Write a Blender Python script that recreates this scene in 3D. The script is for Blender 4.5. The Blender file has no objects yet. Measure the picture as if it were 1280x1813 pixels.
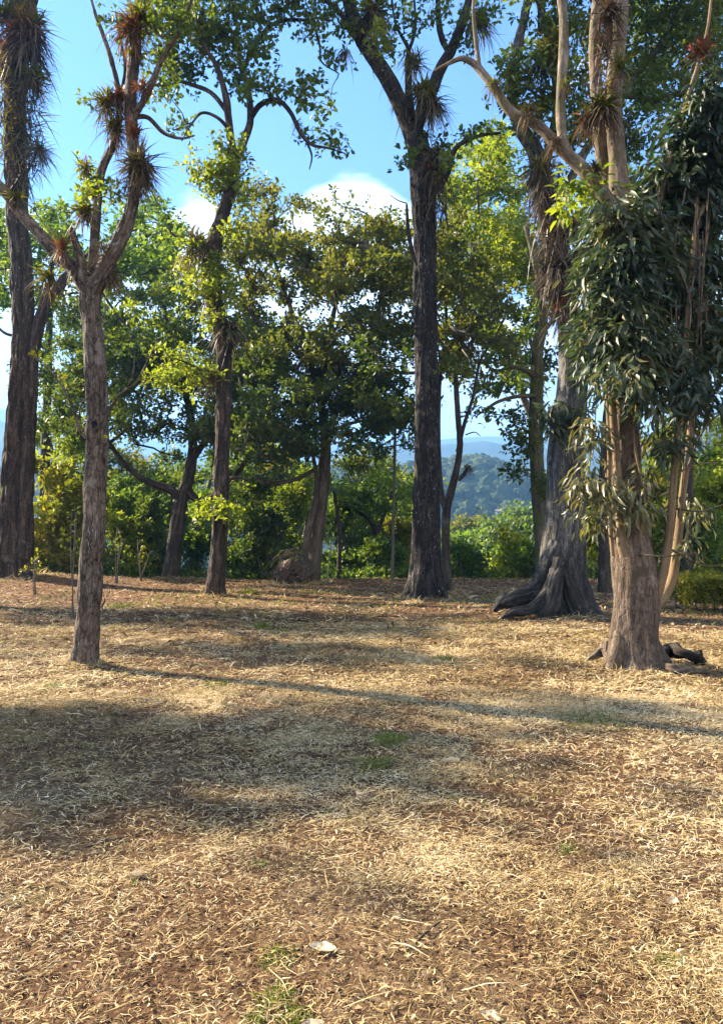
import bpy, math, random
import numpy as np

SC = bpy.context.scene
COL = SC.collection
RNG = np.random.default_rng(7)
random.seed(7)
R = math.radians

# ------------------------------------------------------------------ camera
F = 1310.0                      # focal length in photo pixels (1280 x 1813)
CX, CY = 640.0, 906.5
PITCH = math.atan(43.5 / F)
EYE = 1.6
cam_d = bpy.data.cameras.new('camera')
cam = bpy.data.objects.new('camera', cam_d)
COL.objects.link(cam)
cam.location = (0, 0, EYE)
cam.rotation_euler = (R(90) + PITCH, 0, 0)
cam_d.sensor_fit = 'AUTO'
cam_d.sensor_width = 36
cam_d.lens = 36 * F / 1813
cam_d.clip_start = 0.1
cam_d.clip_end = 30000
SC.camera = cam

# ------------------------------------------------------------------ sun, sky, exposure
SUN_AZ = math.atan2(-0.886, 0.465)      # clockwise from +Y, towards +X
SUN_EL = R(30)
to_sun = (math.sin(SUN_AZ) * math.cos(SUN_EL), math.cos(SUN_AZ) * math.cos(SUN_EL), math.sin(SUN_EL))
sun_d = bpy.data.lights.new('sun', 'SUN')
sun_d.energy = 5.0
sun_d.angle = R(0.8)
sun_d.color = (1.0, 0.86, 0.66)
sun = bpy.data.objects.new('sun', sun_d)
COL.objects.link(sun)
from mathutils import Vector
sun.rotation_euler = Vector(to_sun).to_track_quat('Z', 'Y').to_euler()
sun.location = (-40, 20, 40)

W_ = bpy.data.worlds.new('World')
SC.world = W_
W_.use_nodes = True
nt = W_.node_tree
nt.nodes.clear()


def N(nt, t, **kw):
    n = nt.nodes.new(t)
    for k, v in kw.items():
        if k.startswith('i_'):
            n.inputs[int(k[2:])].default_value = v
        else:
            setattr(n, k, v)
    return n


def math_(nt, op, a, b=None, clamp=False):
    n = nt.nodes.new('ShaderNodeMath')
    n.operation = op
    n.use_clamp = clamp
    for i, v in enumerate((a, b)):
        if v is None:
            continue
        if isinstance(v, (int, float)):
            n.inputs[i].default_value = v
        else:
            nt.links.new(v, n.inputs[i])
    return n.outputs[0]


def mixc(nt, fac, a, b, blend='MIX'):
    n = nt.nodes.new('ShaderNodeMix')
    n.data_type = 'RGBA'
    n.blend_type = blend
    for s, v in ((n.inputs[0], fac), (n.inputs[6], a), (n.inputs[7], b)):
        if isinstance(v, (int, float)):
            s.default_value = v
        elif isinstance(v, tuple):
            s.default_value = v if len(v) == 4 else (*v, 1)
        else:
            nt.links.new(v, s)
    return n.outputs[2]


def ramp(nt, fac, stops, interp='LINEAR'):
    n = nt.nodes.new('ShaderNodeValToRGB')
    n.color_ramp.interpolation = interp
    el = n.color_ramp.elements
    while len(el) < len(stops):
        el.new(0.5)
    for e, (p, c) in zip(el, stops):
        e.position = p
        e.color = c if len(c) == 4 else (*c, 1)
    nt.links.new(fac, n.inputs[0])
    return n.outputs[0]


def maprange(nt, v, a, b, c, d, smooth=True):
    n = nt.nodes.new('ShaderNodeMapRange')
    n.interpolation_type = 'SMOOTHSTEP' if smooth else 'LINEAR'
    nt.links.new(v, n.inputs[0])
    for i, x in enumerate((a, b, c, d)):
        n.inputs[i + 1].default_value = x
    return n.outputs[0]


def vmul(nt, v, s):
    n = nt.nodes.new('ShaderNodeVectorMath')
    n.operation = 'MULTIPLY'
    nt.links.new(v, n.inputs[0])
    n.inputs[1].default_value = s
    return n.outputs[0]


def noise(nt, vec, scale, detail=4, rough=0.55, dist=0.0):
    n = nt.nodes.new('ShaderNodeTexNoise')
    n.inputs['Scale'].default_value = scale
    n.inputs['Detail'].default_value = detail
    n.inputs['Roughness'].default_value = rough
    n.inputs['Distortion'].default_value = dist
    if vec is not None:
        nt.links.new(vec, n.inputs['Vector'])
    return n.outputs['Fac']


sky = N(nt, 'ShaderNodeTexSky', sky_type='NISHITA')
sky.sun_disc = False
sky.sun_elevation = SUN_EL
sky.sun_rotation = SUN_AZ
sky.altitude = 900
sky.air_density = 1.0
sky.dust_density = 0.6
sky.ozone_density = 2.5
tc = N(nt, 'ShaderNodeTexCoord')
sep = N(nt, 'ShaderNodeSeparateXYZ')
nt.links.new(tc.outputs['Generated'], sep.inputs[0])
zc = sep.outputs['Z']
cv = vmul(nt, tc.outputs['Generated'], (1.0, 1.0, 1.9))
cn = noise(nt, cv, 3.1, 9, 0.56, 0.35)
# cumulus bank low in the sky, thin scattered puffs higher up
bias = ramp(nt, zc, [(0.0, (0.66,) * 3), (0.26, (0.62,) * 3), (0.37, (0.51,) * 3), (0.45, (0.29,) * 3), (0.62, (0.33,) * 3), (1.0, (0.36,) * 3)])


def puff(dirv, r, amp):
    vd = nt.nodes.new('ShaderNodeVectorMath')
    vd.operation = 'DISTANCE'
    nt.links.new(tc.outputs['Generated'], vd.inputs[0])
    l = math.sqrt(sum(a * a for a in dirv))
    vd.inputs[1].default_value = [a / l for a in dirv]
    return maprange(nt, vd.outputs['Value'], 0.0, r, amp, 0.0)


# single cumulus heads above the bank, a veil high on the right, and unseen cloud added behind the camera for neutral fill
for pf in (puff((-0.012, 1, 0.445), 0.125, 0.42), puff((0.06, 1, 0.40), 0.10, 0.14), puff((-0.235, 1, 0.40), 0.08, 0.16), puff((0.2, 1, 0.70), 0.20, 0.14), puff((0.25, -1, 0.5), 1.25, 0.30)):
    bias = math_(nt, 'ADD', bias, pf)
dens = math_(nt, 'ADD', cn, bias)
cmask = maprange(nt, dens, 0.965, 1.085, 0.0, 1.0)
sv = noise(nt, cv, 7.0, 5, 0.55)
ccol = ramp(nt, sv, [(0.3, (3.6, 3.7, 3.9)), (0.6, (5.0, 5.0, 5.0))])
skyc = mixc(nt, 1.0, sky.outputs[0], (0.135, 0.262, 0.54), 'MULTIPLY')
# cloud colour raised and warmed opposite the sun, added to fill the shade
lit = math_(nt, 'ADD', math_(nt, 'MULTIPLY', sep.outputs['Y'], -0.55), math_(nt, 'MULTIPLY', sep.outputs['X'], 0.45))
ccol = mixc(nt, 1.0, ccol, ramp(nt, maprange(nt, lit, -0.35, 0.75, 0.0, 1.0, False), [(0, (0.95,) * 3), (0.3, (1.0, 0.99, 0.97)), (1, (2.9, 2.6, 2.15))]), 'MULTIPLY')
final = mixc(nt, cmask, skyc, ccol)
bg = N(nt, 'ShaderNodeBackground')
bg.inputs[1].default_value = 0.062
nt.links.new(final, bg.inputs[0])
wo = N(nt, 'ShaderNodeOutputWorld')
nt.links.new(bg.outputs[0], wo.inputs[0])

SC.view_settings.view_transform = 'Standard'
SC.view_settings.look = 'None'
SC.view_settings.gamma = 1
SC.view_settings.exposure = 2.95
SC.cycles.max_bounces = 8
SC.cycles.diffuse_bounces = 3
SC.cycles.glossy_bounces = 2
SC.cycles.transmission_bounces = 4
SC.cycles.transparent_max_bounces = 8
SC.cycles.volume_bounces = 0
SC.cycles.use_denoising = True
SC.cycles.denoiser = 'OPENIMAGEDENOISE'
SC.cycles.denoising_input_passes = 'RGB_ALBEDO_NORMAL'
SC.cycles.denoising_prefilter = 'NONE'
SC.cycles.sample_clamp_indirect = 6


# ------------------------------------------------------------------ maths helpers
def Wp(px, py, Y):
    """point of the place at forward distance Y seen at photo pixel (px, py)"""
    px = np.asarray(px, float); py = np.asarray(py, float); Y = np.asarray(Y, float)
    dx = (px - CX) / F
    dy = (CY - py) / F
    c, s = math.cos(PITCH), math.sin(PITCH)
    t = Y / (c - dy * s)
    return np.stack([dx * t, Y + 0 * t, EYE + (s + dy * c) * t], -1)


_perm = np.random.default_rng(3).random(4096)


def vnoise(p):
    """value noise, p (...,3) -> 0..1"""
    p = np.asarray(p, float)
    i = np.floor(p).astype(np.int64)
    f = p - i
    f = f * f * (3 - 2 * f)

    def h(a, b, c):
        return _perm[(a * 73856093 ^ b * 19349663 ^ c * 83492791) & 4095]
    x, y, z = i[..., 0], i[..., 1], i[..., 2]
    u, v, w = f[..., 0], f[..., 1], f[..., 2]
    r = 0
    for dx in (0, 1):
        for dy in (0, 1):
            for dz in (0, 1):
                r = r + h(x + dx, y + dy, z + dz) * (u if dx else 1 - u) * (v if dy else 1 - v) * (w if dz else 1 - w)
    return r


def fbm(p, o=4):
    a, s, t = 0.5, 0.0, 0.0
    p = np.asarray(p, float)
    for k in range(o):
        s = s + a * vnoise(p + 17.3 * k)
        t += a
        p = p * 2.03
        a *= 0.5
    return s / t


def unit(v):
    return v / np.maximum(np.linalg.norm(v, axis=-1, keepdims=True), 1e-9)


def H(x, y):
    """height of the ground"""
    x = np.asarray(x, float); y = np.asarray(y, float)
    p = np.stack([x, y, 0 * x], -1)
    z = 0.10 * (fbm(p * 0.35, 2) - 0.5) + 0.05 * (fbm(p * 1.4 + 9, 3) - 0.5)
    z = z + 0.30 * np.exp(-((x + 11.5) ** 2 / 14 + (y - 25.3) ** 2 / 9))
    for bx, by, br in ((-3.43, 9.2, .30), (3.33, 9.1, .62), (1.6, 19, .8), (-3.85, 19.4, .5), (3.95, 15, 1.3)):
        z = z + (.05 + .04 * br) * np.exp(-((x - bx) ** 2 + (y - by) ** 2) / br ** 2)
    yc = 28.0 + 0.8 * np.sin(x * 0.25) - 0.0 * x
    d = np.maximum(y - yc, 0)
    fall = -0.30 * d ** 2 / (d + 4)
    fall = -46 * np.tanh(-fall / 46)
    far = np.clip((np.hypot(x, y) - 60) / 300, 0, 1)
    z = z + fall + far * 6 * (fbm(p * 0.01 + 3, 3) - 0.5)
    return z


def Gp(px, py):
    """ground point seen at photo pixel"""
    d = EYE * F / (py - 950.0)
    for _ in range(4):
        q = Wp(px, py, d)
        z = float(H(q[0], q[1]))
        d = (EYE - z) * F / (py - 950.0)
    q = Wp(px, py, d)
    return np.array([q[0], q[1], float(H(q[0], q[1]))])


# ------------------------------------------------------------------ mesh builder
class MB:
    def __init__(s):
        s.v, s.q, s.t, s.b, s.n = [], [], [], [], 0

    def add(s, v, q, tint=None, buv=None):
        v = np.asarray(v, np.float32).reshape(-1, 3)
        q = np.asarray(q, np.int64).reshape(-1, 4)
        s.v.append(v)
        s.q.append(q + s.n)
        s.t.append(np.zeros(len(v), np.float32) if tint is None else np.broadcast_to(np.asarray(tint, np.float32), (len(v),)))
        s.b.append(v if buv is None else np.asarray(buv, np.float32).reshape(-1, 3))
        s.n += len(v)

    def build(s, name, mat, parent=None, smooth=True, origin=None):
        v = np.concatenate(s.v); q = np.concatenate(s.q)
        me = bpy.data.meshes.new(name)
        o = bpy.data.objects.new(name, me)
        COL.objects.link(o)
        off = np.zeros(3)
        if parent is not None:
            o.parent = parent
            off = np.array(parent.get('_org', (0, 0, 0)))
        elif origin is not None:
            off = np.asarray(origin, float)
            o.location = tuple(off)
        v = (v - off).astype(np.float32)
        me.vertices.add(len(v))
        me.vertices.foreach_set('co', v.ravel())
        me.loops.add(q.size)
        me.loops.foreach_set('vertex_index', q.ravel().astype(np.int32))
        me.polygons.add(len(q))
        me.polygons.foreach_set('loop_start', np.arange(0, q.size, 4, dtype=np.int32))
        me.polygons.foreach_set('use_smooth', np.full(len(q), smooth, bool))
        a = me.attributes.new('tint', 'FLOAT', 'POINT')
        a.data.foreach_set('value', np.concatenate(s.t).astype(np.float32))
        b = me.attributes.new('buv', 'FLOAT_VECTOR', 'POINT')
        b.data.foreach_set('vector', np.concatenate(s.b).astype(np.float32).ravel())
        me.update(calc_edges=True)
        me.validate()
        me.materials.append(mat)
        return o


def build_multi(name, parts, parent):
    """one mesh out of several builders, each with its own material slot"""
    parts = [(mb, m) for mb, m in parts if mb.n]
    all_ = MB()
    idx = []
    for k, (mb, m) in enumerate(parts):
        all_.add(np.concatenate(mb.v), np.concatenate(mb.q), np.concatenate(mb.t), np.concatenate(mb.b))
        idx.append(np.full(len(all_.q[-1]), k, np.int32))
    o = all_.build(name, M[parts[0][1]], parent)
    for mb, m in parts[1:]:
        o.data.materials.append(M[m])
    idx = np.concatenate(idx)
    if len(o.data.polygons) == len(idx):
        o.data.polygons.foreach_set('material_index', idx)
    return o


def thing(name, loc, label, cat, group=None):
    o = bpy.data.objects.new(name, None)
    o.empty_display_size = 0.2
    COL.objects.link(o)
    o.location = tuple(float(x) for x in loc)
    o['_org'] = [float(x) for x in loc]
    o['label'] = label
    o['category'] = cat
    if group:
        o['group'] = group
    return o


def tag(o, label=None, cat=None, group=None, kind=None):
    if label: o['label'] = label
    if cat: o['category'] = cat
    if group: o['group'] = group
    if kind: o['kind'] = kind
    return o


# ------------------------------------------------------------------ geometry pieces
def catmull(P, n):
    P = np.asarray(P, float)
    if len(P) < 3:
        t = np.linspace(0, 1, n)[:, None]
        return P[0] * (1 - t) + P[-1] * t
    Q = np.vstack([2 * P[0] - P[1], P, 2 * P[-1] - P[-2]])
    d = np.linalg.norm(np.diff(P[:, :3], axis=0), axis=1)
    cum = np.concatenate([[0], np.cumsum(d)])
    s = np.linspace(0, cum[-1], n)
    k = np.clip(np.searchsorted(cum, s, 'right') - 1, 0, len(P) - 2)
    t = ((s - cum[k]) / np.maximum(d[k], 1e-6))[:, None]
    a, b, c, e = Q[k], Q[k + 1], Q[k + 2], Q[k + 3]
    return 0.5 * ((2 * b) + (-a + c) * t + (2 * a - 5 * b + 4 * c - e) * t ** 2 + (-a + 3 * b - 3 * c + e) * t ** 3)


def limb(mb, P, rad, sides=16, step=0.15, bark=0.0, bscale=14.0, wob=0.06, flare=0.0, lobes=5, seed=0, tint=0.5, flare_h=0.5, cap=True):
    """tapered limb through the points P with bark relief"""
    PR = np.column_stack([np.asarray(P, float), rad])
    L = np.linalg.norm(np.diff(PR[:, :3], axis=0), axis=1).sum()
    n = max(6, int(L / step))
    C = catmull(PR, n)
    c, r = C[:, :3], np.maximum(C[:, 3], 0.002)
    T = unit(np.gradient(c, axis=0))
    ref = np.array([1.0, 0.13, 0.0])
    U = np.zeros_like(T)
    u = ref - T[0] * (ref @ T[0])
    u /= max(np.linalg.norm(u), 1e-6)
    for i in range(n):
        u = u - T[i] * (u @ T[i])
        u /= max(np.linalg.norm(u), 1e-6)
        U[i] = u
    V = np.cross(T, U)
    th = np.linspace(0, 2 * math.pi, sides, endpoint=False)
    s = np.concatenate([[0], np.cumsum(np.linalg.norm(np.diff(c, axis=0), axis=1))])
    cs, sn = np.cos(th)[None, :], np.sin(th)[None, :]
    buv = np.stack([r[:, None] * cs, r[:, None] * sn, np.repeat(s[:, None], sides, 1)], -1) + seed * 3.7
    rr = np.repeat(r[:, None], sides, 1)
    rr = rr * (1 + wob * 2 * (fbm(buv * np.array([2.2, 2.2, 1.1]) / max(r.max() * 3, .3), 2) - 0.5))
    if flare:
        fl = np.exp(-s / flare_h)[:, None]
        lob = (0.45 + 0.55 * np.cos(th * lobes + seed + 1.3 * np.sin(th * 2 + seed)))[None, :]
        rr = rr * (1 + flare * fl * lob + 0.25 * flare * fl)
    if bark:
        b1 = fbm(buv * np.array([bscale, bscale, bscale * 0.16]), 3)
        rid = 1 - np.abs(b1 - 0.5) * 5
        b2 = fbm(buv * np.array([bscale * 2.2, bscale * 2.2, bscale * 0.7]) + 5, 2)
        rr = rr - bark * np.clip(rid, 0, 1) + bark * 0.45 * (b2 - 0.5)
    v = c[:, None, :] + rr[..., None] * (cs[..., None] * U[:, None, :] + sn[..., None] * V[:, None, :])
    i = np.arange(n - 1)[:, None] * sides
    j = np.arange(sides)[None, :]
    k = (np.arange(sides)[None, :] + 1) % sides
    q = np.stack([i + j, i + k, i + sides + k, i + sides + j], -1)
    v = v.reshape(-1, 3); q = q.reshape(-1, 4); buv = buv.reshape(-1, 3)
    if cap:
        v = np.vstack([v, c[-1] + T[-1] * r[-1] * 0.4])
        buv = np.vstack([buv, buv[-1]])
        e = (n - 1) * sides
        jj = np.arange(0, sides, 2)
        q = np.vstack([q, np.stack([e + jj, e + (jj + 1) % sides, e + (jj + 2) % sides, np.full_like(jj, len(v) - 1)], -1)])
    mb.add(v, q, tint, buv)
    return c, r


def twigs(mb, C, Rr, sides=4, tint=0.5):
    """many thin limbs at once: C (n,k,3), Rr (n,k)"""
    n, k, _ = C.shape
    if n == 0:
        return
    T = unit(np.gradient(C, axis=1))
    ref = np.where(np.abs(unit(C[:, -1] - C[:, 0])[:, 2:3]) > 0.8, np.array([[1.0, 0, 0]]), np.array([[0, 0, 1.0]]))[:, None, :]
    U = unit(np.cross(T, ref))
    V = np.cross(T, U)
    th = np.linspace(0, 2 * math.pi, sides, endpoint=False)
    v = C[:, :, None, :] + Rr[:, :, None, None] * (np.cos(th)[None, None, :, None] * U[:, :, None, :] + np.sin(th)[None, None, :, None] * V[:, :, None, :])
    base = (np.arange(n) * k * sides)[:, None, None]
    i = (np.arange(k - 1) * sides)[None, :, None]
    j = np.arange(sides)[None, None, :]
    jj = (j + 1) % sides
    q = np.stack([base + i + j, base + i + jj, base + i + sides + jj, base + i + sides + j], -1)
    s = np.concatenate([np.zeros((n, 1)), np.cumsum(np.linalg.norm(np.diff(C, axis=1), axis=2), axis=1)], 1)
    buv = np.stack(np.broadcast_arrays(Rr[:, :, None] * np.cos(th), Rr[:, :, None] * np.sin(th), s[:, :, None]), -1)
    mb.add(v, q, tint, buv)


LEAF_A = (np.array([[0, 0, 0], [.60, .5, .10], [1, 0, -.16], [.5, 0, -.02], [.60, -.5, .10]]), np.array([[0, 1, 2, 3], [0, 3, 2, 4]]))
LEAF_B = (np.array([[0, 0, 0], [.28, .42, .06], [.66, .40, -.04], [1, 0, -.34], [.66, -.40, -.04], [.28, -.42, .06], [.3, 0, -.02], [.66, 0, -.14]]),
          np.array([[0, 1, 6, 5], [1, 2, 7, 6], [6, 7, 4, 5], [7, 2, 3, 4]]))


def leaves(mb, pos, d, up, L, wid, tint, shape=LEAF_A):
    n = len(pos)
    if n == 0:
        return
    d = unit(d)
    z = unit(up - d * np.sum(up * d, 1, keepdims=True))
    y = np.cross(z, d)
    B, q = shape
    L = np.broadcast_to(L, (n,))[:, None, None]
    wid = np.broadcast_to(wid, (n,))[:, None, None]
    v = pos[:, None, :] + L * B[None, :, 0:1] * d[:, None, :] + wid * B[None, :, 1:2] * y[:, None, :] + L * B[None, :, 2:3] * z[:, None, :]
    qq = q[None] + (np.arange(n) * len(B))[:, None, None]
    mb.add(v, qq, np.repeat(np.broadcast_to(tint, (n,)), len(B)))


def ribbons(mb, p0, d0, L, w, droop, tint, S=5, curl=0.0, lat=None, down=(0, 0, -1.0), fold=None, wig=None):
    """strap leaves: start p0, direction d0, sagging along down"""
    n = len(p0)
    s = np.linspace(0, 1, S + 1)
    d0 = unit(d0)
    up = np.array([0, 0, 1.0]) + RNG.normal(0, .25, (n, 3))
    side = unit(np.cross(d0, up))
    L = np.broadcast_to(L, (n,)); w = np.broadcast_to(w, (n,)); droop = np.broadcast_to(droop, (n,))
    P = p0[:, None] + d0[:, None] * (s * 1.0)[None, :, None] * L[:, None, None] + np.array(down)[None, None] * (s ** 2)[None, :, None] * (droop * L)[:, None, None]
    if lat is not None:
        P = P + side[:, None] * ((s ** 2)[None, :] * lat[:, None] * L[:, None])[..., None]
    if fold is not None:
        P = P + np.array([0, 0, 1.0]) * (np.sin(s * math.pi)[None, :] * fold[:, None] * L[:, None])[..., None]
    if wig is not None:
        P = P + side[:, None] * (np.sin(s[None] * 6.0 + wig[:, None] * 40) * wig[:, None] * L[:, None])[..., None]
    ww = w[:, None] * np.clip(1 - s ** 2.2, 0.04, 1)[None, :] * np.clip(0.55 + s * 2, 0, 1)[None, :]
    v = np.stack([P - side[:, None] * ww[..., None] / 2, P + side[:, None] * ww[..., None] / 2], 2)
    base = (np.arange(n) * (S + 1) * 2)[:, None]
    i = (np.arange(S) * 2)[None]
    q = np.stack([base + i, base + i + 1, base + i + 3, base + i + 2], -1)
    mb.add(v, q, np.repeat(np.broadcast_to(tint, (n,)), (S + 1) * 2))


# ------------------------------------------------------------------ materials
def newmat(name):
    m = bpy.data.materials.new(name)
    m.use_nodes = True
    nt = m.node_tree
    nt.nodes.clear()
    out = nt.nodes.new('ShaderNodeOutputMaterial')
    return m, nt, out


def attr(nt, name):
    a = nt.nodes.new('ShaderNodeAttribute')
    a.attribute_name = name
    return a


def leaf_mat(name, stops, transl=0.45, rough=0.5, spec=0.35, patch=0.6, tcol=(1.25, 1.2, 0.45)):
    m, nt, out = newmat(name)
    a = attr(nt, 'tint')
    g = nt.nodes.new('ShaderNodeNewGeometry')
    pn = noise(nt, g.outputs['Position'], patch, 2)
    f = math_(nt, 'ADD', math_(nt, 'MULTIPLY', a.outputs['Fac'], 0.75), math_(nt, 'MULTIPLY', math_(nt, 'SUBTRACT', pn, 0.35), 0.8), True)
    c = ramp(nt, f, stops)
    p = nt.nodes.new('ShaderNodeBsdfPrincipled')
    nt.links.new(c, p.inputs['Base Color'])
    p.inputs['Roughness'].default_value = rough
    p.inputs['Specular IOR Level'].default_value = spec
    t = nt.nodes.new('ShaderNodeBsdfTranslucent')
    tcn = mixc(nt, 1.0, c, tcol, 'MULTIPLY')
    nt.links.new(tcn, t.inputs[0])
    mx = nt.nodes.new('ShaderNodeMixShader')
    mx.inputs[0].default_value = transl
    nt.links.new(p.outputs[0], mx.inputs[1])
    nt.links.new(t.outputs[0], mx.inputs[2])
    nt.links.new(mx.outputs[0], out.inputs[0])
    return m


def bark_mat(name, dark, mid, light, fleck=0.0, fcol=(0.5, 0.5, 0.46), scale=9.0, bump=0.6, dist=0.03, stretch=0.14, plates=0.0, moss=None, rough=0.9, foot_dark=0.0):
    m, nt, out = newmat(name)
    a = attr(nt, 'buv')
    v = a.outputs['Vector']
    v1 = vmul(nt, v, (1, 1, stretch))
    n1 = noise(nt, v1, scale, 6, 0.6, 0.6)
    n2 = noise(nt, vmul(nt, v, (1, 1, 0.45)), scale * 3.2, 5, 0.65)
    n3 = noise(nt, v, 1.3, 3)
    hgt = math_(nt, 'ADD', math_(nt, 'MULTIPLY', n1, 0.7), math_(nt, 'MULTIPLY', n2, 0.45))
    if plates:
        vo = nt.nodes.new('ShaderNodeTexVoronoi')
        vo.feature = 'DISTANCE_TO_EDGE'
        vo.inputs['Scale'].default_value = scale * 1.3
        wv = nt.nodes.new('ShaderNodeVectorMath')
        wv.operation = 'ADD'
        nt.links.new(vmul(nt, v, (1, 1, 0.30)), wv.inputs[0])
        nz = nt.nodes.new('ShaderNodeTexNoise')
        nz.inputs['Scale'].default_value = scale * 1.6
        nt.links.new(v, nz.inputs['Vector'])
        nt.links.new(vmul(nt, nz.outputs['Color'], (0.035, 0.035, 0.035)), wv.inputs[1])
        nt.links.new(wv.outputs[0], vo.inputs['Vector'])
        e = maprange(nt, vo.outputs['Distance'], 0.0, 0.13, 0.0, 1.0)
        hgt = math_(nt, 'ADD', math_(nt, 'MULTIPLY', hgt, 1 - plates * 0.5), math_(nt, 'MULTIPLY', math_(nt, 'SUBTRACT', e, 0.6), plates * 0.55))
    c = ramp(nt, hgt, [(0.36, dark), (0.56, mid), (0.78, light)])
    big = ramp(nt, n3, [(0.3, (0.72, 0.72, 0.72)), (0.7, (1.18, 1.16, 1.12))])
    c = mixc(nt, 1.0, c, big, 'MULTIPLY')
    if fleck:
        n4 = noise(nt, vmul(nt, v, (1, 1, 0.22)), scale * 3.4, 3, 0.6)
        lm = maprange(nt, n4, 0.70 - fleck * 0.12, 0.76 - fleck * 0.12, 0, 1)
        lm = math_(nt, 'MULTIPLY', lm, maprange(nt, noise(nt, v, 2.2, 2), 0.42, 0.62, 0.1, 1))
        c = mixc(nt, lm, c, fcol)
    li = maprange(nt, noise(nt, vmul(nt, v, (1, 1, 0.6)), 3.1, 5, 0.7), 0.56, 0.66, 0.0, 0.42)
    c = mixc(nt, li, c, tuple(min(1, 1.25 * x + 0.03) for x in light))
    if moss:
        mm = maprange(nt, noise(nt, v, 3.5, 5, 0.65), 0.46, 0.62, 0, 1)
        c = mixc(nt, mm, c, moss)
    if foot_dark:
        # darker towards the foot, with a ragged upper edge
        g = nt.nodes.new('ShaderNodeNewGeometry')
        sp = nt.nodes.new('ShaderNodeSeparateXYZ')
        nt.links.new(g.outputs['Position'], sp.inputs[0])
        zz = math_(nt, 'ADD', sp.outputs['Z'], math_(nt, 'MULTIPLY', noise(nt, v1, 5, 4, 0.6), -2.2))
        c = mixc(nt, maprange(nt, zz, foot_dark - 1.8, foot_dark - .6, 0.6, 0.0), c, (0.008, 0.007, 0.006))
    p = nt.nodes.new('ShaderNodeBsdfPrincipled')
    nt.links.new(c, p.inputs['Base Color'])
    p.inputs['Roughness'].default_value = rough
    p.inputs['Specular IOR Level'].default_value = 0.2
    b = nt.nodes.new('ShaderNodeBump')
    b.inputs['Strength'].default_value = bump
    b.inputs['Distance'].default_value = dist
    nt.links.new(hgt, b.inputs['Height'])
    nt.links.new(b.outputs[0], p.inputs['Normal'])
    nt.links.new(p.outputs[0], out.inputs[0])
    return m


def plain_mat(name, stops, rough=0.85, nscale=None, transl=0.0, spec=0.2, bump=0.0):
    m, nt, out = newmat(name)
    a = attr(nt, 'tint')
    f = a.outputs['Fac']
    if nscale:
        g = nt.nodes.new('ShaderNodeNewGeometry')
        f = math_(nt, 'ADD', math_(nt, 'MULTIPLY', f, 0.6), math_(nt, 'MULTIPLY', math_(nt, 'SUBTRACT', noise(nt, g.outputs['Position'], nscale, 4), 0.3), 0.9), True)
    c = ramp(nt, f, stops)
    p = nt.nodes.new('ShaderNodeBsdfPrincipled')
    nt.links.new(c, p.inputs['Base Color'])
    p.inputs['Roughness'].default_value = rough
    p.inputs['Specular IOR Level'].default_value = spec
    sh = p.outputs[0]
    if bump:
        g = nt.nodes.new('ShaderNodeNewGeometry')
        b = nt.nodes.new('ShaderNodeBump')
        b.inputs['Strength'].default_value = bump
        b.inputs['Distance'].default_value = 0.02
        nt.links.new(noise(nt, g.outputs['Position'], 60, 4), b.inputs['Height'])
        nt.links.new(b.outputs[0], p.inputs['Normal'])
    if transl:
        t = nt.nodes.new('ShaderNodeBsdfTranslucent')
        nt.links.new(c, t.inputs[0])
        mx = nt.nodes.new('ShaderNodeMixShader')
        mx.inputs[0].default_value = transl
        nt.links.new(sh, mx.inputs[1]); nt.links.new(t.outputs[0], mx.inputs[2])
        sh = mx.outputs[0]
    nt.links.new(sh, out.inputs[0])
    return m


M = {}
M['bark_black'] = bark_mat('bark_black', (0.005, 0.0045, 0.004), (0.017, 0.014, 0.012), (0.075, 0.058, 0.046), fleck=0.7, fcol=(0.34, 0.33, 0.30), scale=11, dist=0.05, bump=0.9)
M['bark_brown'] = bark_mat('bark_brown', (0.006, 0.005, 0.004), (0.035, 0.025, 0.019), (0.155, 0.108, 0.077), fleck=0.3, scale=9, dist=0.06, bump=0.9)
M['bark_plate'] = bark_mat('bark_plate', (0.022, 0.016, 0.012), (0.118, 0.088, 0.065), (0.27, 0.22, 0.175), fleck=0.6, fcol=(0.36, 0.34, 0.30), scale=14, dist=0.035, bump=1.0, stretch=0.22, plates=0.26)
M['bark_grey'] = bark_mat('bark_grey', (0.007, 0.007, 0.0065), (0.052, 0.047, 0.041), (0.20, 0.182, 0.16), fleck=0.8, fcol=(0.30, 0.30, 0.28), scale=11, dist=0.05, bump=0.9, foot_dark=1.25)
M['bark_gum'] = bark_mat('bark_gum', (0.030, 0.022, 0.017), (0.135, 0.098, 0.070), (0.28, 0.22, 0.165), fleck=0.2, fcol=(0.40, 0.36, 0.31), scale=14, dist=0.04, bump=1.0, stretch=0.2, plates=0.2, moss=(0.075, 0.055, 0.036))
M['bark_smooth'] = bark_mat('bark_smooth', (0.04, 0.030, 0.022), (0.15, 0.112, 0.08), (0.29, 0.235, 0.18), fleck=0.6, fcol=(0.38, 0.36, 0.31), scale=11, dist=0.02, bump=0.9, stretch=0.4, moss=(0.11, 0.095, 0.045))
M['bark_tan'] = bark_mat('bark_tan', (0.07, 0.045, 0.024), (0.175, 0.12, 0.066), (0.29, 0.215, 0.13), scale=14, dist=0.008, bump=0.4, stretch=0.1)
M['bark_pale'] = bark_mat('bark_pale', (0.03, 0.027, 0.021), (0.10, 0.088, 0.068), (0.22, 0.20, 0.165), scale=14, dist=0.015, bump=0.5)
M['bark_trunk'] = bark_mat('bark_trunk', (0.02, 0.015, 0.010), (0.085, 0.062, 0.042), (0.20, 0.155, 0.11), scale=10, dist=0.03, bump=0.7)
M['bark_moss'] = bark_mat('bark_moss', (0.02, 0.018, 0.012), (0.09, 0.075, 0.05), (0.20, 0.17, 0.12), scale=10, dist=0.04, bump=0.8, moss=(0.085, 0.095, 0.022))
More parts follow.
